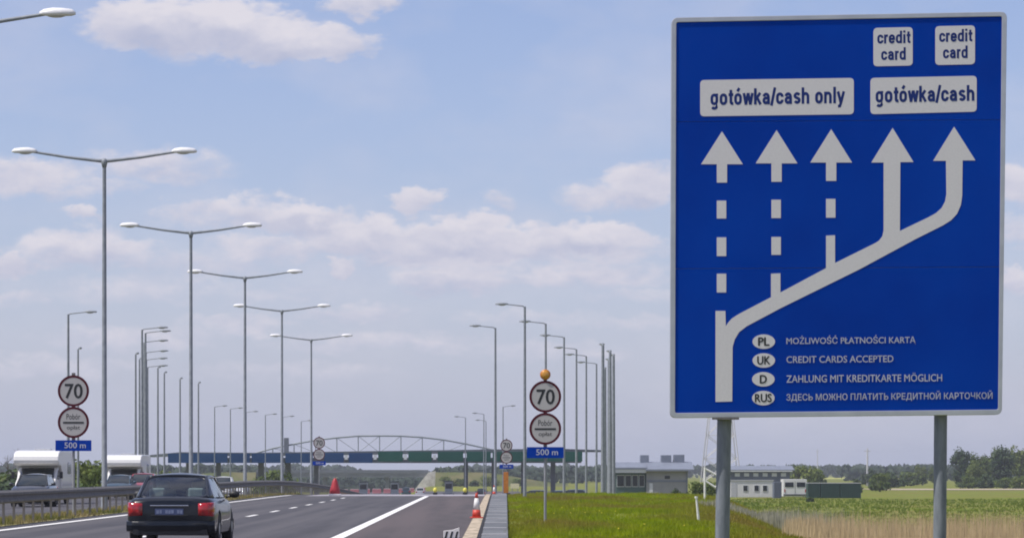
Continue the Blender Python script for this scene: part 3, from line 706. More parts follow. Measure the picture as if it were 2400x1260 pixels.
lamps = [(160, 736, 0, GL, 'single-armed lamp post standing directly above the left speed sign'),
         (333, 772, 0, GL, 'topmost lamp post of the left cluster, arm pointing right'),
         (341, 780, 0, GL, 'lamp post with the second highest arm of the left cluster'),
         (338, 802, 0, GL, 'lamp post with the third highest arm of the left cluster'),
         (342, 826, 0, GL, 'lamp post with the fourth highest arm of the left cluster'),
         (343, 843, 0, GL, 'lamp post with the fifth highest arm of the left cluster'),
         (346, 860, 0, GL, 'lamp post with the lowest arm of the left cluster'),
         (183, 818, 90, GM, 'thin lamp post rising just right of the left speed disc'),
         (318, 830, 90, GM, 'armless looking lamp post at the left side of the left cluster'),
         (327, 842, 90, GM, 'armless looking lamp post inside the left cluster above the second camper'),
         (370, 862, 90, GM, 'armless looking lamp post just right of the left cluster'),
         (385, 874, 90, GM, 'armless looking lamp post second right of the left cluster'),
         (422, 888, 90, GM, 'armless looking lamp post at the left end of the blue canopy boards'),
         (465, 898, 90, GM, 'armless looking lamp post close right of the second double-armed lamp'),
         (503, 953, 0, GF, 'far lamp post leftmost of the faint row above the blue canopy boards'),
         (540, 958, 0, GF, 'far lamp post second of the faint row above the blue boards'),
         (577, 966, 0, GF, 'far lamp post half behind the third double-armed lamp'),
         (622, 972, 0, GF, 'far lamp post where the truss arch begins at left'),
         (663, 977, 0, GF, 'far lamp post beside the fourth double-armed lamp'),
         (706, 987, 0, GF, 'far lamp post left of the smallest double-armed lamp'),
         (1161, 768, 180, GR, 'lamp post at the head of the concrete path, arm pointing left'),
         (1230, 718, 180, GR, 'tallest single-armed lamp post on the right, left of the right speed sign'),
         (1279, 758, 180, GR, 'lamp post rising straight behind the amber beacon'),
         (1322, 790, 180, GR, 'lamp post first right of the right speed sign'),
         (1351, 818, 180, GR, 'lamp post second right of the right speed sign'),
         (1374, 834, 180, GR, 'lamp post third right of the right speed sign'),
         (1398, 852, 180, GR, 'lamp post last of the falling right row, left of the thick masts'),
         (1413, 808, 90, GM, 'tallest of the clustered masts left of the grey building'),
         (1430, 824, 90, GM, 'second tallest of the clustered masts left of the grey building'),
         (1438, 833, 90, GM, 'rightmost of the clustered masts left of the grey building'),
         (1427, 843, 90, GM, 'middle mast of the cluster left of the grey building'),
         (1418, 864, 90, GM, 'shortest mast of the cluster left of the grey building'),
         (1091, 978, 180, GF, 'far lamp post at the right foot of the truss arch'),
         (1134, 970, 180, GF, 'far lamp post just left of the lamp at the path end'),
         (1139, 986, 180, GF, 'lower far lamp post of the close pair left of the path end'),
         (1179, 953, 0, GF, 'far lamp post with arm to the right above the small path end toll sign')]
for x, yt, rz, gp, lb in lamps:
    X, Y = solve(x, yt, 11.0)
    o = place(slp, used, (X, Y, tz(X, Y)), lb, gp, R(rz)); used = True
    if x > 1400: o.scale = (1.5, 1.6, 1)
    if gp == GF: o.scale = (.85, .75, 1)

# ------------------------------------------------------------------ median guard rail
GX = -13.1
def guard_rail():
    root = thing('guard_rail', (GX, 20, 0), 'long grey steel guard rail on posts along the median', 'guard rail')
    prof = [(0.0, .58), (.075, .62), (.075, .68), (.02, .73), (.02, .77), (.075, .82), (.075, .88), (0.0, .93), (-.06, .93), (-.06, .92), (-.012, .915), (.055, .87), (.055, .83), (0, .78), (0, .72), (.055, .67), (.055, .63), (-.012, .59)]
    ys = [Y for Y in YS if 20 <= Y <= 420]
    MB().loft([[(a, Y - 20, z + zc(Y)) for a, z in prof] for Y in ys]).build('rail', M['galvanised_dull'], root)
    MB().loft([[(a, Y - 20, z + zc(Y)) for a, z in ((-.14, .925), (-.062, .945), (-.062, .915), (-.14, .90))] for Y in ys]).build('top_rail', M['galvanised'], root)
    far = MB(); pm = None
    Y = 62.0; k = 0
    while Y < 400:
        if k < 100 and Y >= 70:
            if pm is None:
                p = MB().box((-.09, 0, .36), (.06, .10, 1.1)).build('post', M['galvanised_dull'], root); pm = p.data
            else:
                p = bpy.data.objects.new('post', pm); col.objects.link(p); p.parent = root
            p.location = (0, Y - 20, zc(Y)); k += 1
        else: far.box((-.09, Y - 20, .36 + zc(Y)), (.06, .10, 1.1))
        Y += 2.0
    o = far.build('far_posts', M['galvanised_dull'], root); o['kind'] = 'stuff'
guard_rail()

# ------------------------------------------------------------------ cars
def wheel(root, x, y, r=.32, w=.20):
    s = 1 if x > 0 else -1
    t = MB().lathe([(r * .62, -w / 2), (r * .93, -w / 2), (r, -w / 2 + .03), (r, w / 2 - .03), (r * .93, w / 2), (r * .62, w / 2)], (x, y, r), 24, 'x').build('wheel', M['rubber'], root, smooth=True)
    MB().lathe([(r * .60, -.01), (r * .60, .0), (r * .5, .012), (r * .15, .02), (.02, .02)], (x + s * (w / 2 - .015), y, r), 20, 'x').build('rim', M['wheel_rim'], t)
def car(name, label, cat, paint, L=4.75, W=1.78, Ht=1.42, belt=.93, boot=True, detail=True, group=None):
    root = thing(name, (0, 0, 0), label, cat, group)
    h = L / 2; w = W / 2; k = belt / .93
    def sec(y, ww, zb, zt, cr=.02):
        pts = [(0, zb), (ww * .80, zb), (ww * .965, zb + .06), (ww * .995, zb + .18), (ww, zb + .55 * (zt - zb)), (ww * .985, zt - .16), (ww * .945, zt - .065), (ww * .86, zt - .012), (ww * .5, zt + cr), (0, zt + cr + .006)]
        full = pts + [(-a, b) for a, b in reversed(pts[1:-1])]
        return [(a, y, b) for a, b in full]
    st = [(-h, w * .80, .32, .78 * k), (-h + .02, w * .88, .27, .86 * k), (-h + .09, w * .945, .23, .912 * k), (-h + .22, w * .975, .21, .935 * k), (-h + .55, w * .99, .20, .945 * k), (-h + 1.1, w, .18, .95 * k), (-.4, w, .18, .94 * k), (.5, w, .18, .93 * k),
          (1.0, w, .18, .925 * k), (1.5, w * .985, .19, .87 * k), (h - .35, w * .95, .20, .78 * k), (h - .08, w * .88, .24, .68 * k), (h, w * .74, .30, .55 * k)]
    if not boot:
        st[0] = (-h, w * .88, .30, .90 * k); st[1] = (-h + .02, w * .94, .25, .93 * k)
    b = MB().loft([sec(*s) for s in st]).build('body', paint, root, smooth=True)
    # wheel arches cut out of the body
    cut = MB()
    for y in (-h + .98, h - .92):
        for s in (-1, 1): cut.lathe([(.365, -.16), (.365, .16)], (s * w, y, .33), 28, 'x')
    co = cut.build('cutter', None, root)
    d = b.modifiers.new('arches', 'BOOLEAN'); d.operation = 'DIFFERENCE'; d.object = co; d.solver = 'EXACT'
    dg = bpy.context.evaluated_depsgraph_get(); me = bpy.data.meshes.new_from_object(b.evaluated_get(dg)); b.modifiers.clear(); b.data = me
    me.materials.clear(); me.materials.append(paint); bpy.data.objects.remove(co)
    e = b.modifiers.new('edge', 'EDGE_SPLIT'); e.split_angle = R(38)
    for x in (-1, 1):
        for y in (-h + .98, h - .92): wheel(root, x * (w - .105), y)
    # cabin
    zb, zt = belt + .012, Ht - .055
    ry0, ry1 = (-h + .62, -h + 1.32) if boot else (-h + .08, -h + .48)
    fy1, fy0 = h - 2.05, h - 1.28
    bx, tx = w * .865, w * .70
    A = {'rb': (bx * .90, ry0, zb), 'rt': (tx * .95, ry1, zt), 'ft': (tx * .97, fy1, zt), 'fb': (bx * .93, fy0, zb - .02), 'sb': (bx, ry0 + .28, zb), 'sf': (bx, fy0 - .12, zb - .01)}
    mir = lambda p: (-p[0], p[1], p[2])
    MB().patch([mir(A['rt']), A['rt'], A['ft'], mir(A['ft'])], (0, 0, .07), 14, 10).build('roof', paint, root, smooth=True, solid=.03)
    G = M['car_glass'] if detail else M['dark_glass']
    c4 = [Vector(p) for p in (mir(A['rb']), A['rb'], A['rt'], mir(A['rt']))]
    def S(a, b): return c4[0] * (1 - a) * (1 - b) + c4[1] * a * (1 - b) + c4[2] * a * b + c4[3] * (1 - a) * b + Vector((0, -.11, .015)) * (4 * a * (1 - a)) * (.35 + 2.6 * b * (1 - b))
    def ring(sc_, p, n=56):
        out = []
        for i in range(n):
            th = 2 * math.pi * (i + .5) / n; c_, s_ = math.cos(th), math.sin(th); q = max(abs(c_) ** p + abs(s_) ** p, 1e-9) ** (-1 / p)
            out.append(S(.5 + .5 * sc_[0] * q * c_, .5 + .5 * sc_[1] * q * s_))
        return out
    gl = MB(); gl.loft([ring((k_, k_), 6) for k_ in (.955, .7, .45, .2, .01)], cap=False); gl.build('rear_window', G, root, smooth=True, fix=False)
    fw = MB(); fw.loft([ring((1.0, 1.0), 40), ring((.955, .955), 6)], cap=False); fw.build('window_frame', paint, root, smooth=True, solid=.012)
    MB().patch([A['fb'], mir(A['fb']), mir(A['ft']), A['ft']], (0, .10, .01), 12, 5).build('windscreen', G, root, smooth=True, fix=False)
    for s in (1, -1):
        q = (lambda p: p) if s > 0 else mir
        MB().patch([q(A['sb']), q(A['sf']), q(A['ft']), q(A['rt'])], (s * .02, 0, 0), 6, 4).build('side_window', G, root, smooth=True, fix=False)
        pl = MB()
        pl.patch([q(A['rb']), q(A['sb']), q(A['rt']), q((A['rt'][0], A['rt'][1] - .05, A['rt'][2]))], (s * .01, 0, 0), 4, 5)
        pl.build('rear_pillar', paint, root, smooth=True, solid=.035)
        MB().tube([q(A['rb']), q((A['rt'][0] - .01, A['rt'][1], A['rt'][2] - .015)), q(((A['rt'][0] + A['ft'][0]) / 2 - .005, (A['rt'][1] + A['ft'][1]) / 2, A['rt'][2] - .005)), q((A['ft'][0] - .01, A['ft'][1], A['ft'][2] - .02))], [.025, .042, .042, .03], 10).build('roof_rail', paint, root, smooth=True)
        pl = MB(); pl.bar(q(A['fb']), q(A['ft']), .055, .05); pl.build('front_pillar', paint, root)
        mb_ = [(A['sb'][i] + A['sf'][i]) / 2 for i in range(3)]; mt_ = [(A['rt'][i] + A['ft'][i]) / 2 for i in range(3)]
        MB().bar(q(mb_), q(mt_), .09, .03, (0, 1, 0)).build('centre_pillar', M['plastic_black'], root)
        if detail:
            MB().tube([q((A['sb'][0] + .01, A['sb'][1], A['sb'][2])), q((A['sb'][0] * .985 + .004, A['sb'][1] + .12, A['sb'][2] + .03)), q((A['rt'][0] + .02, A['rt'][1] + .1, A['rt'][2] - .005)), q((A['ft'][0] + .022, A['ft'][1], A['ft'][2] - .005)), q((A['sf'][0] + .006, A['sf'][1], A['sf'][2] + .01))], .008, 6).build('window_trim', M['chrome'], root)
        m = MB(); m.ball((s * (w + .10), h - 1.55, belt + .06), (.11, .07, .075)); m.bar((s * (w - .08), h - 1.5, belt + .0), (s * (w + .06), h - 1.53, belt + .03), .05, .04)
        m.build('mirror', M['plastic_black'] if detail else paint, root, smooth=True)
    # interior
    MB().box((0, 0, belt + .0), (bx * 1.7, fy0 - ry0 - .4, .02)).build('cabin_floor', M['interior'], root)
    for x in (-.36, .36):
        MB().box((x, ry0 + 1.45, belt + .08), (.50, .14, .20)).build('seat', M['seat_cloth'], root, bevel=.05)
        MB().box((x, ry0 + 1.43, belt + .26), (.27, .10, .17)).build('headrest', M['seat_cloth'], root, bevel=.04)
        MB().box((x * 1.08, ry0 + .62, belt + .10), (.32, .10, .20)).build('headrest', M['seat_cloth'], root, bevel=.04)
    if boot or not detail:
        for s in (-1, 1):
            # rear lamp wraps the corner
            lo_ = []
            for i in range(7):
                t = i / 6; a = t * math.pi / 2
                x = s * (w * .62 + w * .345 * math.sin(a)); y = -h + .05 - .055 * math.cos(a) + (.17 * t ** 4)
                lo_.append([(x, y - .012, (.60 - .03 * t) * k), (x, y - .026, .67 * k), (x, y - .026, .76 * k), (x, y - .008, (.83 + .02 * t) * k), (x, y + .03, (.84 + .02 * t) * k), (x, y + .03, (.59 - .03 * t) * k)])
            MB().loft(lo_).build('tail_light', M['tail_red'], root, smooth=True)
    bm_ = MB(); lo_ = []
    for i in range(15):
        a = -1 + 2 * i / 14; x = a * w * .985; y = -h - .075 + .16 * abs(a) ** 5
        lo_.append([(x, y, .29), (x, y - .03, .40), (x, y - .01, .475), (x, y + .07, .495), (x, y + .16, .47), (x, y + .16, .27)])
    bm_.loft(lo_).build('rear_bumper', paint if not detail else M['car_dark_blue'], root, bevel=.01)
    lo_ = []
    for i in range(15):
        a = -1 + 2 * i / 14; x = a * w * .97; y = h + .055 - .22 * abs(a) ** 4
        lo_.append([(x, y - .12, .24), (x, y, .28), (x, y + .02, .40), (x, y - .02, .47), (x, y - .14, .48)])
    MB().loft(lo_).build('front_bumper', paint, root, bevel=.01)
    for s in (-1, 1): MB().ball((s * w * .66, h - .10, .63 * k), (.19, .10, .075)).build('headlight', M['head_glass'], root, smooth=True)
    MB().box((0, h + .0, .57 * k), (.62, .06, .10)).build('grille', M['plastic_black'], root, bevel=.02)
    if detail:
        pb = MB().box((-.02, -h - .018, .665), (.56, .012, .125)).build('number_plate', M['plate'], root)
        q = MB()
        for i, wd in enumerate((.05, .04, .0, .05, .045, .05, .0, .05, .045)):
            if wd: q.box((-.245 + i * .058, -h - .026, .665 + (i % 2) * .004), (wd, .004, .07))
        q.build('plate_marks', M['plate_mark'], pb)
        MB().box((-.02, -h - .012, .60), (.72, .03, .018)).build('plate_recess', M['plastic_black'], root, bevel=.004)
        MB().box((-.02, -h + .0, .79), (.76, .035, .022)).build('boot_trim', M['chrome'], root, bevel=.006)
        MB().ball((-.02, -h + .03, .855), (.06, .012, .018)).build('emblem', M['chrome'], root, smooth=True)
        MB().box((0, -h + .125, .905), (1.30, .012, .008)).build('boot_gap', M['plastic_black'], root)
        MB().box((0, -h - .085, .43), (1.5, .012, .014)).build('bumper_strip', M['plastic_black'], root, bevel=.004)
        MB().tube([(-.55, -h - .05, .25), (-.55, -h + .3, .25)], .03, 10).build('exhaust', M['galvanised_dull'], root)
        MB().box((0, -h + .1, .27), (1.45, .3, .10)).build('underside', M['plastic_black'], root)
    return root
hero = car('sedan', 'dark blue sedan driving away in the left lane', 'car', M['car_dark_blue'], Ht=1.405)
s = 119.0
hero.location = ((402 - VX) / s, F / s + 2.38, 0.0); hero.rotation_euler = (0, 0, R(-.6))
def on_road(o, x, Y, rz=180):
    X = (x - VX) * Y / F; o.location = (X, Y, tz(X, Y)); o.rotation_euler = (0, 0, R(rz))
on_road(car('oncoming_car', 'black oncoming car in front of the left camper', 'car', M['car_black'], 4.3, 1.75, 1.50, .98, False, False), 80, 150)
on_road(car('oncoming_car', 'red oncoming car in front of the second camper', 'car', M['car_red'], 4.2, 1.75, 1.52, .98, False, False), 336, 192)
on_road(car('oncoming_car', 'dark teal oncoming car at the front left of the second camper', 'car', M['car_teal'], 4.1, 1.7, 1.42, .95, False, False), 280, 189)
on_road(car('oncoming_car', 'white oncoming car beyond the roof of the dark sedan', 'car', M['car_white'], 4.3, 1.75, 1.55, .98, False, False), 523, 250)
on_road(car('oncoming_car', 'pale far car right of the white oncoming car', 'car', M['camper_grey'], 4.3, 1.75, 1.5, .98, False, False), 560, 285)
for x, Y, m, lb in ((1246, 390, 'car_black', 'black parked car beyond the grass, left of the right speed sign post'), (1302, 395, 'car_teal', 'dark parked car beyond the grass, right of the speed sign post'), (1335, 380, 'car_black', 'black parked car below the falling row of right lamp posts')):
    on_road(car('parked_car', lb, 'car', M[m], 4.3, 1.75, 1.5, .98, False, False), x, Y, 80)

def camper(label):
    root = thing('camper_van', (0, 0, 0), label, 'camper', 'white campers in the opposite lanes')
    Hc = 2.68
    def mp(w):
        return lambda y, z, t: (t * w, y, z)
    prof = [(-3.0, .45), (-3.05, 1.2), (-3.0, 2.45), (-2.85, 2.62), (-2.6, Hc), (1.6, Hc), (2.35, Hc - .04), (2.72, Hc - .14), (2.92, Hc - .32), (2.97, Hc - .50), (2.90, Hc - .66), (2.7, Hc - .74), (1.9, Hc - .80), (1.6, 1.6), (1.5, .45)]
    MB().prism(prof, mp(1.12), -1, 1).build('living_body', M['camper_white'], root, bevel=.10, smooth=False)
    cab = [(1.52, .40), (1.52, Hc - .84), (2.02, Hc - .84), (2.75, 1.28), (3.3, 1.08), (3.45, .95), (3.5, .40)]
    MB().prism(cab, mp(.98), -1, 1).build('cab', M['camper_white'], root, bevel=.06)
    a, b = Vector((0, 2.09, Hc - .90)), Vector((0, 2.74, 1.34)); n = Vector((0, .55, .72)).normalized() * .012
    MB().patch([(-.86, b.y, b.z), (.86, b.y, b.z), (.80, a.y, a.z), (-.80, a.y, a.z)], (0, .03, .03), 8, 4).build('windscreen', M['dark_glass'], root, smooth=True, solid=.03)
    for s in (-1, 1):
        MB().prism([(1.62, 1.22), (1.62, Hc - .98), (2.0, Hc - .98), (2.55, 1.32), (2.55, 1.22)], lambda y, z, t: (s * (.985 + t), y, z), 0, .008).build('cab_window', M['dark_glass'], root)
        MB().prism(rr([(-1.9, 2.1), (-.6, 2.1), (-.6, 1.5), (-1.9, 1.5)], .1), lambda y, z, t: (s * (1.12 + t), y, z), 0, .012).build('side_window', M['dark_glass'], root)
        MB().box((s * 1.122, -.7, .95), (.006, 4.0, .12)).build('side_stripe', M['camper_grey'], root)
        MB().ball((s * .72, 3.43, .88), (.20, .10, .12)).build('headlight', M['head_glass'], root, smooth=True)
        m = MB().box((s * 1.20, 2.55, 1.45), (.16, .08, .34)); m.bar((s * 1.0, 2.5, 1.4), (s * 1.2, 2.55, 1.4), .04, .04); m.build('mirror', M['plastic_black'], root, bevel=.02)
        for y in (-1.6, 2.75): wheel(root, s * .93, y, .34, .22)
    MB().box((0, 3.49, .72), (1.0, .05, .26)).build('grille', M['plastic_black'], root, bevel=.02)
    MB().box((0, 3.50, .47), (1.98, .16, .22)).build('front_bumper', M['camper_grey'], root, bevel=.04)
    MB().box((0, .2, Hc + .045), (.8, .8, .08)).build('roof_hatch', M['camper_grey'], root, bevel=.02)
    return root
cp = camper('x')
X = (103 - VX) * 164 / F
place(cp, False, (X, 164, tz(X, 164)), 'larger white camper at left with the black car in front of it', None, R(180))
X = (300 - VX) * 203 / F
place(cp, True, (X, 203, tz(X, 203)), 'white camper behind the red car, right of the tallest lamp post', None, R(180))

# ------------------------------------------------------------------ cones, beacons, boards
def cone():
    root = thing('traffic_cone', (0, 0, 0), 'x', 'traffic cone', 'traffic cones')
    MB().box((0, 0, .02), (.36, .36, .04)).build('base', M['cone_red'], root, bevel=.015)
    pr = [(.14, .04), (.115, .26)]
    MB().lathe(pr, (0, 0, 0), 20).build('foot_band', M['cone_red'], root, smooth=True)
    MB().lathe([(.115, .26), (.06, .62)], (0, 0, 0), 20).build('white_band', M['cone_white'], root, smooth=True)
    MB().lathe([(.06, .62), (.035, .76), (.022, .77)], (0, 0, 0), 20).build('tip', M['cone_red'], root, smooth=True)
    return root
cn = cone()
def gp(x, yb, dz=0.0):
    Y = F * (H - dz) / (yb - HY); return Vector(((x - VX) * Y / F, Y, dz))
cl = [((1117, 1213), .02, 1.0, 'red and white traffic cone on the sandy verge beside the concrete path'), ((1158, 1150), .0, .8, 'small far traffic cone where the verge meets the path end')]
for i, ((x, yb), dz, s, lb) in enumerate(cl):
    p = gp(x, yb, dz)
    if p.y > 195: p = Vector(((x - VX) * 205 / F, 205, tz(0, 205) + .02))
    place(cn, i > 0, p, lb, 'traffic cones', R(12), s)
p = Vector(((785 - VX) * 200 / F, 200, tz(-8, 200) + .015))
root = thing('road_marker', p, 'big plain red cone standing on the lane beside the guard rail', 'traffic cone')
MB().lathe([(.34, .10), (.30, .35), (.17, .85), (.10, 1.0), (.05, 1.06)], (0, 0, 0), 20).build('body', M['dark_red'], root, smooth=True)
MB().box((0, 0, .05), (.74, .74, .10)).build('foot', M['cone_white'], root, bevel=.03)  # white of the foot paints in the mirage reflection beneath the cone
for x, lb in ((1020, 'yellow warning lantern on a dark foot at the end of the solid white line'), (1090, 'yellow warning lantern on a dark foot in the right hand lane')):
    Y = 214; X = (x - VX) * Y / F
    root = thing('warning_lantern', (X, Y, tz(X, Y) + .012), lb, 'lantern', 'yellow warning lanterns')
    MB().box((0, 0, .07), (.30, .30, .14)).build('foot', M['plastic_black'], root, bevel=.02)
    MB().ball((0, 0, .30), (.14, .12, .17)).build('lens', M['yellow'], root, smooth=True)
Y = 232; X = (1186 - VX) * Y / F
root = thing('guide_board', (X, Y, tz(X, Y)), 'narrow orange brown roadwork board at the end of the path', 'roadwork board')
MB().box((0, 0, .86), (.34, .06, 1.5)).build('panel', M['warning_orange'], root, bevel=.02)
MB().tube([(0, .06, 0), (0, .06, 1.6)], .03, 8).build('stem', M['galvanised'], root); MB().box((0, .06, .05), (.6, .4, .1)).build('foot', M['rubber'], root)
X = (1207 - VX) * 236 / F
root = thing('marker_board', (X, 236, tz(X, 236)), 'low cream board right of the orange roadwork board', 'roadwork board')
MB().box((0, 0, .62), (.62, .03, .36)).build('panel', M['cream'], root, bevel=.01)
for s in (-.2, .2): MB().tube([(s, .04, 0), (s, .04, .7)], .025, 8).build('leg', M['galvanised'], root)
# striped white block at the lower edge of the shoulder
Y = 69.0; X = (1058 - VX) * Y / F
root = thing('hazard_board', (X, Y, tz(X, Y)), 'small white hazard board with black diagonal stripes on the shoulder', 'roadwork board')
MB().prism([(-.17, .02), (.17, .02), (.17, .27), (.02, .22), (-.17, .20)], lambda x, z, t: (x, t, z), 0, .05).build('panel', M['cone_white'], root, bevel=.008)
q = MB()
for i in range(3): q.prism([(-.15 + i * .11, .04), (-.11 + i * .11, .04), (-.07 + i * .11, .185), (-.11 + i * .11, .185)], lambda x, z, t: (x, t, z), -.004, 0)
q.build('stripes', M['sign_black'], root); MB().box((0, .03, .025), (.42, .22, .05)).build('foot', M['rubber'], root, bevel=.01)
# red and white barrier blocks across the closed plaza lanes
bb = thing('barrier_block', (0, 0, 0), 'x', 'barrier', 'red and white barrier blocks on the plaza')
MB().prism([(-.3, 0), (.3, 0), (.22, .3), (.12, .9), (-.12, .9), (-.22, .3)], lambda x, z, t: (t, x, z), -.9, .9).build('body', M['pinkish_red'], bb, bevel=.03)
MB().box((0, 0, .935), (1.7, .20, .07)).build('top_rail', M['cone_white'], bb, bevel=.02)
for i in range(8):
    Y = 665 + 6 * i; X = (805 + 26 * i - VX) * Y / F
    place(bb, i > 0, (X, Y, tz(X, Y)), ('pinkish red barrier block far off on the plaza, ' + ('leftmost of the row', 'second from left in the row', 'third from left in the row', 'fourth from left in the row', 'fourth from right in the row', 'third from right in the row', 'second from right in the row', 'rightmost of the row')[i]), None, R(8))

# ------------------------------------------------------------------ toll canopy
def canopy():
    Y = 620.0; k = Y / F
    def W(x, y, dy=0): return Vector(((x - VX) * k, dy, H - (y - HY) * k))
    root = thing('toll_canopy', (0, Y, 0), 'long toll plaza canopy with blue and green boards under an arched truss', 'toll canopy')
    # roof slab with pointed wing tips
    top = [(352, 1066), (430, 1059), (600, 1060.5), (1130, 1053), (1300, 1051), (1412, 1054)]
    lo_ = []
    for x, y in top:
        a = W(x, y); t = 5.0 if x in (352, 1412) else 7.0; th = .35 if x in (352, 1412) else .6
        lo_.append([(a.x, -t, a.z), (a.x, t, a.z), (a.x, t, a.z - th), (a.x, -t, a.z - th)])
    MB().loft(lo_).build('roof', M['canopy_roof'], root)
    def board(x0, x1, y0, y1, m):
        a, b = W(x0, y1), W(x1, y0); MB().box(((a.x + b.x) / 2, -7.1, (a.z + b.z) / 2), (b.x - a.x, .14, b.z - a.z)).build('lane_board', M[m], root)
    for x0, x1 in ((402, 452), (456, 540), (544, 592), (596, 668), (674, 738), (764, 809), (821, 876)): board(x0, x1, 1062 if x0 < 760 else 1061, 1084, 'canopy_blue')
    for x0, x1 in ((889, 946), (959, 1013), (1027, 1086), (1094, 1150), (1154, 1228), (1232, 1315), (1319, 1362)): board(x0, x1, 1058, 1080.5, 'canopy_green')
    for x in (815, 882, 952, 1020):
        a = W(x, 1071); MB().box((a.x, -7.1, a.z), (.6, .12, .9)).build('lane_light_box', M['panel_white'], root)
    a, b = W(404, 1087), W(1360, 1086)
    MB().box(((a.x + b.x) / 2, -6.6, W(0, 1078).z), (b.x - a.x, .3, 1.0)).build('edge_beam', M['canopy_roof'], root)
    # arched truss
    ch = [(600, 1061), (640, 1050), (690, 1040), (740, 1031), (790, 1025), (840, 1021), (890, 1020.5), (940, 1021), (990, 1024), (1040, 1030), (1090, 1039), (1140, 1050), (1175, 1058)]
    t = MB(); pts = [W(*q, -1.0) for q in ch]; t.tube(pts, .16, 8)
    for i in range(1, len(ch) - 1):
        f = W(ch[i][0], 1060, -1.0); t.tube([pts[i], f], .095, 6)
        g = W(ch[i + (1 if i < 6 else -1)][0], 1060, -1.0); t.tube([pts[i], g], .055, 6)
    t.build('truss', M['canopy_steel'], root, smooth=True)
    for x, w in ((512, .9), (612, 1.1), (675, 1.1), (742, .9), (1092, .8), (1157, .8), (1296, .9), (440, .6), (1225, .6)):
        a = W(x, 1080); zb = tz(a.x, Y) - .3
        MB().box((a.x, 0, (a.z + zb) / 2), (w, .9, a.z - zb)).build('column', M['canopy_column'], root, bevel=.05)
    a = W(672, 1060); MB().box((a.x, -1.0, W(0, 1045).z), (.9, .9, 3.2)).build('truss_post', M['canopy_column'], root)
canopy()


bt = thing('toll_booth', (0, 0, 0), 'x', 'toll booth', 'small toll booths under the canopy')
MB().box((0, 0, 1.25), (1.5, 2.6, 2.5)).build('cabin', M['panel_white'], bt, bevel=.05)
MB().box((0, -1.31, 1.65), (1.25, .03, .95)).build('window', M['window_dark'], bt); MB().box((0, 0, 2.56), (1.9, 3.0, .14)).build('roof', M['canopy_roof'], bt); MB().box((0, 0, .1), (2.1, 5.0, .22)).build('island', M['concrete_grey'], bt)
for i, (x, lb) in enumerate(((852, 'leftmost of three small toll booths under the canopy'), (925, 'middle one of three small toll booths under the canopy'), (1052, 'rightmost of three small toll booths under the canopy'))):
    X = (x - VX) * 622 / F; place(bt, i > 0, (X, 622, tz(X, 622)), lb)
for x, Y, m, lb in ((952, 600, 'car_teal', 'dark car waiting on the plaza beside the pale wing wall'), (985, 585, 'camper_grey', 'pale car on the plaza just left of the yellow lantern'), (1128, 560, 'car_dark_blue', 'dark car on the plaza left of the path end')):
    on_road(car('plaza_car', lb, 'car', M[m], 4.3, 1.75, 1.5, .98, False, False), x, Y, 0)
# overpass beyond the plaza
def overpass():
    Y = 1000.0; k = Y / F
    def W(x, y): return Vector(((x - VX) * k, 0, H - (y - HY) * k))
    root = thing('overpass', (0, Y, 0), 'grey concrete road bridge crossing beyond the toll plaza', 'bridge')
    a, b = W(600, 1117), W(1004, 1101)
    MB().box(((a.x + b.x) / 2, 5, (a.z + W(0, 1108).z) / 2), (b.x - a.x, 10, W(0, 1108).z - a.z)).build('deck', M['bridge_concrete'], root)
    MB().box(((a.x + b.x) / 2, -.1, W(0, 1104).z), (b.x - a.x, .25, 1.0)).build('parapet', M['canopy_column'], root)
    for x in (907, 760): MB().box((W(x, 0).x, 5, (a.z - 6.5) / 2), (1.2, 6, abs(-6.6 - a.z))).build('pier', M['bridge_concrete'], root)
    q = [(972, 1146), (1004, 1106), (1021, 1103), (1021, 1148)]
    MB().prism([(W(*p).x, W(*p).z) for p in q], lambda x, z, t: (x, t, z), -1.2, 0).build('wing_wall', M['concrete_white'], root)
    def bank(name, x0, x1, ym):
        mb = MB(); n = 14
        for j, (dy, zz) in enumerate(((-16, None), (-3, ym), (12, ym), (26, None))):
            for i in range(n + 1):
                x = x0 + (x1 - x0) * i / n; X = W(x, 0).x; f = 1.0 - .75 * sm(.3, 1.0, i / n)
                g = tz(X, Y + dy) - .3; z = g if zz is None else g + (H - (zz - HY) * k - g) * f
                mb.v.append((X, Y + dy, z + .2 * noise.noise((X * .2, dy, 0))))
        mb.f = [(j * (n + 1) + i, j * (n + 1) + i + 1, (j + 1) * (n + 1) + i + 1, (j + 1) * (n + 1) + i) for j in range(3) for i in range(n)]
        tag(mb.build(name, M['bank_grass'], smooth=True), kind='structure')
    bank('embankment', 1021, 1330, 1106); bank('embankment', 602, 330, 1106)
overpass()

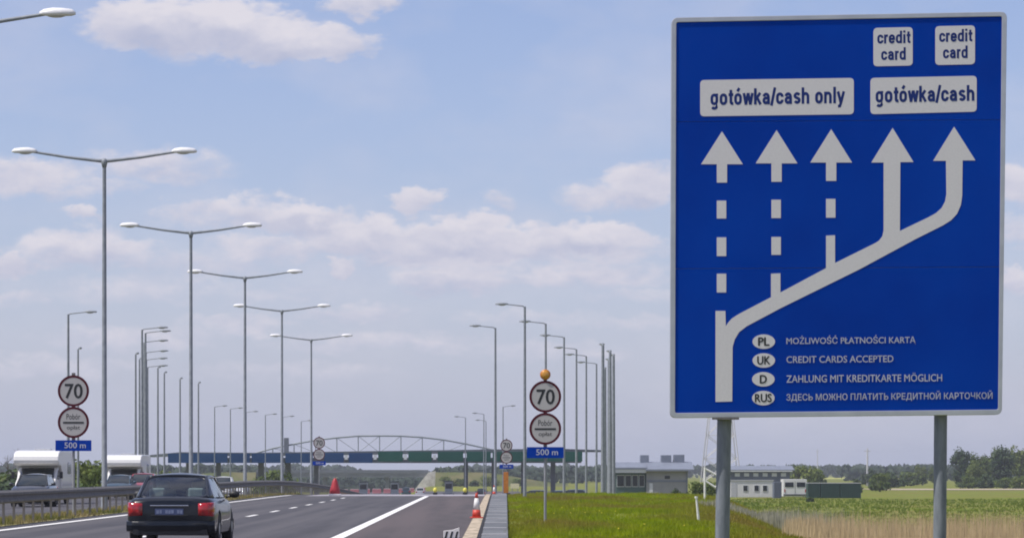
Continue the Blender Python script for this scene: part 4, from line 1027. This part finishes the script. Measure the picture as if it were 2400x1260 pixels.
# ------------------------------------------------------------------ buildings and containers at right
def service_building():
    Y = 440.0; k = Y / F
    W = lambda x, y: Vector(((x - VX) * k, 0, H - (y - HY) * k))
    zb = tz(24, Y) - .2
    root = thing('service_building', (0, Y, 0), 'low grey service building with slate roof and rooftop boxes', 'building')
    def bx(name, x0, x1, y0, y1, dy0, dy1, m, par=root, bev=0.0):
        a, b = W(x0, y0), W(x1, y1 if y1 else 0); z1 = a.z; z0 = b.z if y1 else zb
        return MB().box(((a.x + b.x) / 2, (dy0 + dy1) / 2, (z0 + z1) / 2), (b.x - a.x, dy1 - dy0, z1 - z0)).build(name, M[m], par, bevel=bev)
    bx('wall', 1442, 1514, 1106, None, 0.6, 9, 'wall_green'); bx('wall', 1515, 1612, 1103, None, 0, 9, 'wall_grey')
    bx('canopy_band', 1438, 1514.6, 1099, 1107, -.5, 9, 'panel_white')
    for x0, x1, y0, y1, dy in ((1436, 1516, 1082, 1099, -.6), (1513, 1626, 1081, 1103, -.9)):
        a, b = W(x0, y1), W(x1, y0); e = .25 * (b.z - a.z)
        MB().prism([(dy, a.z), (dy, a.z + .25), (4.0, b.z), (6.0, b.z), (10, a.z + .25), (10, a.z)], lambda y, z, t: (t, y, z), a.x, b.x).build('roof', M['roof_slate'], root)
    for x0, x1, y0 in ((1504, 1524, 1065), (1553, 1577, 1065), (1583, 1608, 1064)): bx('roof_box', x0, x1, y0, 1086, 3.5, 5.5, 'roof_slate', root, .05)
    for x0, x1 in ((1446, 1464), (1466, 1480), (1482, 1496), (1498, 1511)):
        w = bx('window', x0, x1, 1112, 1140, .5, .62, 'panel_white'); a, b = W(x0 + 1, 1138.5), W(x1 - 1, 1113.5)
        MB().box(((a.x + b.x) / 2, .49, (a.z + b.z) / 2), (b.x - a.x, .04, b.z - a.z)).build('pane', M['window_dark'], w)
    w = bx('vent', 1558, 1570, 1114, 1121, -.06, .02, 'window_dark'); bx('wall_band', 1516, 1611, 1124, 1129, -.05, .0, 'roof_slate')
    bx('door', 1522, 1530, 1131, None, -.05, 0, 'panel_white')
    bx('downpipe', 1608, 1610, 1104, None, -.08, -.01, 'roof_slate')
service_building()
def at_field(x, yb): 
    Y = F * (H - FIELD) / (yb - HY); return Vector(((x - VX) * Y / F, Y, FIELD)), F / Y
def box_thing(name, label, cat, x0, x1, y0, yb, m, depth=2.5, group=None):
    c, s = at_field((x0 + x1) / 2, yb); w = (x1 - x0) / s; h = (yb - y0) / s
    root = thing(name, c, label, cat, group); b = MB().box((0, depth / 2, h / 2 + .05), (w, depth, h - .1)).build('body', M[m], root, bevel=.04)
    return root, w, h
r_, w, h = box_thing('site_cabin', 'white site cabin with two dark windows right of the left sign post', 'site cabin', 1712, 1812, 1125, 1166, 'container_white')
for fx in (.22, .62, -.3):
    f = MB().box((fx * w / 2, -.02, h * .56), (.75, .06, .95)).build('window', M['panel_white'], r_); MB().box((fx * w / 2, -.055, h * .56), (.6, .03, .8)).build('pane', M['window_dark'], f)
MB().box((0, 1.25, h + .03), (w + .2, 2.7, .12)).build('roof', M['camper_grey'], r_)
MB().box((-w * .42, -.02, h * .45), (.8, .06, h * .8)).build('door', M['camper_grey'], r_)
r_, w, h = box_thing('site_container', 'blue grey container standing against the right end of the white cabin', 'container', 1814, 1832, 1128, 1168, 'wall_blue_grey')
for i in range(4): MB().box((-w / 2 + w * (i + .5) / 4, -.02, h / 2), (.05, .04, h * .9)).build('rib', M['wall_blue_grey'], r_)
r_, w, h = box_thing('van', 'white box van seen from behind in front of the green fence', 'van', 1836, 1891, 1122, 1164, 'container_white', 4.5)
MB().box((0, -.02, h * .55), (.03, .03, h * .7)).build('door_gap', M['plastic_black'], r_)
for s in (-1, 1):
    MB().box((s * w * .25, -.03, h * .7), (w * .36, .04, h * .26)).build('rear_window', M['dark_glass'], r_)
    MB().box((s * w * .44, -.03, h * .36), (.14, .05, .45)).build('tail_light', M['tail_red'], r_); wheel(r_, s * (w / 2 - .14), .7, .33, .2); wheel(r_, s * (w / 2 - .14), 3.8, .33, .2)
MB().box((0, -.06, .35), (w, .12, .18)).build('rear_bumper', M['plastic_black'], r_)
for x0, x1, lb in ((1893, 1922, 'dark green container next to the white box van'), (1924, 1968, 'dark green container in the middle of the green row'), (1970, 2018, 'dark green container at the right end of the green row')):
    r_, w, h = box_thing('green_container', lb, 'container', x0, x1, 1131, 1168, 'container_green', 2.5, 'dark green containers by the field')
    MB().box((0, 1.25, h + .0), (w + .06, 2.6, .1)).build('roof', M['camper_grey'], r_)
    q = MB()
    for i in range(int(w / .3)): q.box((-w / 2 + .15 + i * .3, -.02, h / 2), (.10, .06, h * .85))
    q.build('ribbed_front', M['container_green'], r_)
Y = 650; k = Y / F; c = Vector(((1772 - VX) * k, Y, FIELD))
root = thing('long_building', c, 'long low blue grey building with white trim behind the site cabin', 'building')
MB().box((0, 4, 2.2), (13.5, 8, 4.4)).build('wall', M['wall_blue_grey'], root)
MB().prism([(-.8, 4.3), (4, 5.1), (8.8, 4.3), (8.8, 4.15), (-.8, 4.15)], lambda y, z, t: (t, y, z), -7.2, 7.6).build('roof', M['roof_slate'], root)
MB().box((0, -.7, 4.05), (14.4, .2, .28)).build('white_trim', M['panel_white'], root)
for i in range(7): MB().box((-5.6 + i * 1.85, -.04, 3.3), (1.0, .08, .7)).build('window', M['panel_white'], root)
# white tubular frame on the bank
Y = 170.0
def W(x, y): return P(x, y, Y) - P(1652, 1105, Y)
root = thing('tube_frame', Vector((P(1652, 1105, Y).x, Y, H)), 'white tubular frame standing left of the left sign post', 'barrier frame')
for x in (1652, 1703): MB().tube([W(x, 1172), W(x, 1094 if x < 1690 else 1124)], .06, 8).build('post', M['white_tube'], root)
for a, b in (((1652, 1097), (1703, 1126)), ((1653, 1126), (1703, 1158)), ((1676, 1141), (1703, 1122))): MB().tube([W(*a), W(*b)], .055, 8).build('rail', M['white_tube'], root)
root = thing('stake', P(1641, 1232, 96), 'thin pale stake leaning on the bank edge below the tubular frame', 'stake')
MB().tube([(0, 0, -.3), P(1632, 1165, 96) - P(1641, 1232, 96)], [.045, .03], 8).build('shaft', M['white_tube'], root); MB().lathe([(.05, -.02), (.05, .04)], P(1632, 1165, 96) - P(1641, 1232, 96), 10).build('cap', M['white_tube'], root)
# pylons
def pylon(x, yt, hw, Y, label):
    k = Y / F; X = (x - VX) * k; base = tz(X, Y); ht = H - (yt - HY) * k - base; root = thing('power_pylon', (X, Y, base), label, 'power pylon', 'lattice power pylons')
    q = MB(); w0 = hw * k; w1 = w0 * .18
    for sx in (-1, 1):
        for sy in (-1, 1): q.tube([(sx * w0, sy * w0, 0), (sx * w1, sy * w1, ht)], .24, 5)
    n = 6
    for i in range(n):
        a, b = i / n, (i + 1) / n; wa, wb = w0 + (w1 - w0) * a, w0 + (w1 - w0) * b
        for sy in (-1, 1):
            q.tube([(-wa, sy * wa, ht * a), (wb, sy * wb, ht * b)], .14, 4); q.tube([(wa, sy * wa, ht * a), (-wb, sy * wb, ht * b)], .14, 4); q.tube([(-wb, sy * wb, ht * b), (wb, sy * wb, ht * b)], .08, 4)
    q.build('lattice', M['pylon_steel'], root)
    c = MB()
    for f, l in ((.72, 1.6), (.86, 1.3), (.97, 1.0)): c.bar((-w0 * l, 0, ht * f), (w0 * l, 0, ht * f), .35, .3)
    c.build('cross_arm', M['pylon_steel'], root)
pylon(1689, 800, 44, 1250, 'pale lattice power pylon rising behind the left sign post')
def mast(x, yt, Y, label):
    k = Y / F; X = (x - VX) * k; base = tz(X, Y); root = thing('mast', (X, Y, base), label, 'mast', 'thin far masts')
    ht = H - (yt - HY) * k - base
    MB().tube([(0, 0, 0), (0, 0, ht)], [.35, .18], 6).build('pole', M['pylon_steel'], root)
    MB().bar((-.9, 0, ht * .93), (.9, 0, ht * .93), .2, .2).build('cross_bar', M['pylon_steel'], root)
mast(1916, 1052, 1700, 'thin pale mast on the horizon beside the round green bush'); mast(2033, 1050, 900, 'dark slim mast on the horizon between the two sign posts')

# ------------------------------------------------------------------ trees
def crown(mb, rx, ry, rz, cz, n, size, seed, lumps=9):
    r = random.Random(seed); L_ = []
    for _ in range(lumps):
        a = r.uniform(0, 6.28); t = r.uniform(-.75, .8); q = math.sqrt(max(0, 1 - t * t)) * r.uniform(.35, .75)
        L_.append((rx * q * math.cos(a), ry * q * math.sin(a), cz + rz * t * .72, r.uniform(.32, .55)))
    for _ in range(n):
        lx, ly, lz, s = r.choice(L_)
        d = Vector((r.gauss(0, 1), r.gauss(0, 1), r.gauss(0, 1))).normalized() * (r.random() ** .45)
        p = Vector((lx + d.x * rx * s, ly + d.y * ry * s, lz + d.z * rz * s))
        nn = (d + Vector((r.gauss(0, .5), r.gauss(0, .5), r.gauss(0, .5) + .3))).normalized(); a = nn.orthogonal().normalized(); a.rotate(Matrix.Rotation(r.uniform(0, 6.28), 3, nn)); b = nn.cross(a)
        z = size * r.uniform(.6, 1.4)
        mb.add([p - a * z, p - b * z * .6, p + a * z, p + b * z * .6], [(0, 1, 2, 3)])
def tree_proto(name, label, cat, ht, wd, leaf, seed, n=1500, trunk=.22, size=.3):
    root = thing(name, (0, 0, 0), label, cat)
    r = random.Random(seed); t = MB(); tr = ht * .035
    t.tube([(0, 0, -.4), (.05, 0, ht * trunk), (.1 * r.uniform(-1, 1), .1, ht * .6), (.0, .1, ht * .85)], [tr, tr * .8, tr * .45, tr * .15], 8)
    for i in range(7):
        a = i * 0.9 + r.random(); z0 = ht * (trunk + .06 + .07 * i); ln = wd * r.uniform(.30, .44)
        t.tube([(0, 0, z0), (ln * .5 * math.cos(a), ln * .5 * math.sin(a), z0 + ht * .10), (ln * math.cos(a), ln * math.sin(a), z0 + ht * .18)], [tr * .35, tr * .22, tr * .08], 6)
    t.build('trunk', M['bark'], root, smooth=True)
    c = MB(); crown(c, wd / 2, wd / 2, ht * (1 - trunk) / 2, ht * (1 + trunk) / 2, n, size, seed + 5, 14); crown(c, wd * .42, wd * .42, ht * .2, ht * .26, n // 4, size, seed + 9, 7)
    c.build('crown', M[leaf], root, fix=False); return root
TG = 'trees at the right edge'
pa = tree_proto('tree', 'x', 'tree', 11, 7.5, 'leaf_mid', 11, 2600, .12, .33); pb_ = tree_proto('tree', 'x', 'tree', 10.5, 6.5, 'leaf_dark', 23, 2400, .12, .33); pc = tree_proto('tree', 'x', 'tree', 10.5, 8.0, 'leaf_light', 31, 2400, .1, .33)
us = {}
def put_tree(pr, x, yt, Y, label, ht, group=TG, rz=0.0, sx=1.0):
    k = Y / F; X = (x - VX) * k; base = tz(X, Y); s = (H - (yt - HY) * k - base) / ht
    o = place(pr, id(pr) in us, (X, Y, base - .1), label, group, rz, s); us[id(pr)] = 1; o.scale = (s * sx, s * sx, s); return o
put_tree(pb_, 2252, 1046, 860, 'dark tree showing just right of the right sign post', 10.5)
put_tree(pa, 2296, 1052, 870, 'mid green tree second right of the right sign post', 11, rz=1.2)
put_tree(pb_, 2352, 1042, 850, 'dark rounded tree in the middle of the right edge grove', 10.5, rz=2.2, sx=1.15)
put_tree(pa, 2322, 1038, 890, 'tallest mid green tree of the right edge grove', 11, rz=4)
put_tree(pc, 2390, 1044, 870, 'light green tree cut off by the right photo edge', 10.5, rz=.4)
put_tree(pa, 2424, 1050, 900, 'mid green tree at the far right end of the grove', 11, rz=3)
put_tree(pc, 2285, 1082, 830, 'low light green tree in front of the grove', 10.5, rz=2.4)
put_tree(pa, 2192, 1078, 1000, 'smaller tree just left of the right sign post', 11, rz=5)
put_tree(pc, 2160, 1088, 1050, 'low pale tree second left of the right sign post', 10.5, rz=1)
def shrub_proto(name, leaf, seed, n=900):
    root = thing(name, (0, 0, 0), 'x', 'bush'); t = MB(); r = random.Random(seed)
    for i in range(6):
        a = i * 1.05; t.tube([(0, 0, -.2), (.4 * math.cos(a), .4 * math.sin(a), 1.0), (.8 * math.cos(a), .8 * math.sin(a), 1.9)], [.05, .035, .015], 5)
    t.build('stems', M['bark'], root); c = MB(); crown(c, 1.8, 1.8, 1.35, 1.15, n, .17, seed, 9); crown(c, 1.7, 1.7, .55, .5, n // 2, .17, seed + 1, 7); c.build('foliage', M[leaf], root, fix=False); return root
SG = 'bushes and low trees along the field'
b1 = shrub_proto('bush', 'leaf_light', 3); b2 = shrub_proto('bush', 'leaf_mid', 5); b3 = shrub_proto('bush', 'leaf_dark', 8)
for pr, x, yt, Y, lb, sx in ((b1, 1880, 1084, 700, 'rounded light green bush above the white box van', 1.0), (b2, 1905, 1090, 740, 'mid green bush right of the rounded light bush', 1.0), (b2, 2062, 1101, 640, 'green bush right of the dark slim mast', .85), (b3, 2035, 1094, 900, 'dark pointed shrub at the foot of the slim mast', .7),
                            (b3, 2095, 1102, 800, 'dark bush right of the green bush at the field edge', 1.3), (b3, 1900, 1160, 420, 'dark green shrub in front of the green containers', 1.2), (b3, 2000, 1118, 600, 'dark bush behind the right end of the green containers', 1.0),
                            (b2, 2135, 1100, 900, 'mid green bush left of the right sign post', 1.6), (b2, 2270, 1112, 760, 'bush at the foot of the grove, right of the right post', 1.3), (b3, 2310, 1108, 770, 'dark bush at the foot of the grove', 1.2), (b2, 2355, 1114, 760, 'green bush below the dark rounded tree', 1.4), (b1, 2395, 1110, 750, 'light bush at the right photo edge', 1.2),
                            (b2, 1640, 1120, 330, 'green bush just left of the white tubular frame', 1.0), (b3, 1585, 1140, 300, 'low dark shrub below the grey service building', .8), (b2, 1668, 1118, 340, 'green bush behind the white tubular frame', .8),
                            (b1, 222, 1066, 255, 'pale green bush between the two white campers', 1.0), (b2, 205, 1078, 262, 'mid green bush behind the larger white camper', 1.0), (b2, 240, 1088, 250, 'green bush behind the tallest lamp post', 1.0),
                            (b3, 12, 1092, 330, 'dark bush at the left photo edge', 1.3), (b2, 40, 1096, 345, 'dull bush left of the larger white camper', 1.2), (b1, 405, 1095, 420, 'pale bush right of the second camper', 1.0), (b2, 640, 1092, 520, 'pale bush between two canopy columns', 1.0)):
    put_tree(pr, x, yt, Y, lb, 2.55, SG, (x % 7), sx)
for i, (x, lb) in enumerate(((1050, 'small bush on the green bank nearest to the pale wing wall'), (1078, 'small bush on the green bank left of the truss foot lamp'), (1112, 'small bush on the green bank between two far lamps'), (1148, 'small bush on the green bank behind the path end lamp'), (1215, 'small bush on the green bank behind the right sign plate'))):
    put_tree((b1, b2, b3)[i % 3], x, 1112 + 5 * (i % 3), 980, lb, 2.55, 'small bushes on the green bank', i * 1.7, 1.3)
# bare trees at left
def bare(seed):
    root = thing('bare_tree', (0, 0, 0), 'x', 'tree', 'bare trees at the left edge'); r = random.Random(seed); t = MB(); q = MB()
    t.tube([(0, 0, -.4), (.1, 0, 2.5), (0, 0, 6.5)], [.16, .12, .02], 6)
    for i in range(34):
        z = r.uniform(1.6, 6); a = r.uniform(0, 6.28); l = r.uniform(.5, 1.6) * (7.2 - z) / 4
        e = (l * math.cos(a), l * math.sin(a), z + l * .9); q.tube([(0, 0, z), e], [.03, .008], 4)
        for j in range(3): q.tube([Vector(e) * .6 + Vector((0, 0, z * .4)), (e[0] + r.uniform(-.5, .5), e[1] + r.uniform(-.5, .5), e[2] + r.uniform(.1, .6))], [.014, .005], 4)
    t.build('trunk', M['bark'], root); q.build('branches', M['twig'], root); return root
bp = bare(4)
for i, (x, yt, lb) in enumerate(((18, 1062, 'bare tree at the left photo edge'), (42, 1046, 'tallest bare tree left of the larger camper'), (70, 1052, 'bare tree above the roof of the larger camper'), (115, 1058, 'bare tree right behind the larger camper roof'))):
    put_tree(bp, x, yt, 420 + 15 * i, lb, 6.6, 'bare trees at the left edge', i * 1.3)
# far woods: one dark mass along the horizon
def far_wood(name, Y, x0, x1, htf, n, size, seed, label):
    r = random.Random(seed); mb = MB()
    for _ in range(n):
        x = r.uniform(x0, x1); X = (x - VX) * Y / F; h = htf(x) * (1 + .35 * noise.noise((x * .02, Y, 1)) + .25 * noise.noise((x * .09, Y, 2)))
        yy = Y + r.uniform(-30, 30); z = tz(X, Y) + h * r.random() ** .6; a = r.uniform(0, 3.14); s = size * r.uniform(.6, 1.4)
        mb.add([(X - s * math.cos(a), yy - s * math.sin(a), z), (X, yy, z - s * .7), (X + s * math.cos(a), yy + s * math.sin(a), z + .2 * s), (X, yy + s * .3, z + s * .7)], [(0, 1, 2, 3)])
    tag(mb.build(name, M['leaf_far'], fix=False), label, 'wood', kind='stuff')
far_wood('far_woods', 2100, -500, 3000, lambda x: 7.0, 9000, 2.2, 1, 'dark band of far woods along the whole horizon')
far_wood('middle_woods', 1400, 1980, 2800, lambda x: 5.5, 3500, 1.4, 2, 'darker belt of low trees across the field at right')
far_wood('plaza_woods', 1250, 300, 1450, lambda x: 5.2, 5000, 1.4, 3, 'dull belt of trees beyond the toll plaza')

# ------------------------------------------------------------------ air
def haze():
    mt = bpy.data.materials.new('haze'); mt.use_nodes = True; N = mt.node_tree.nodes; L = mt.node_tree.links; N.remove(N['Principled BSDF'])
    v = N.new('ShaderNodeVolumePrincipled'); v.inputs['Density'].default_value = HAZE; v.inputs['Color'].default_value = (.86, .90, 1.0, 1); v.inputs['Anisotropy'].default_value = 0.2
    L.new(v.outputs[0], N['Material Output'].inputs['Volume'])
    tag(MB().box((0, 2985, 15), (7200, 6200, 46)).build('haze', mt), kind='stuff')
HAZE = 0.00015
haze()
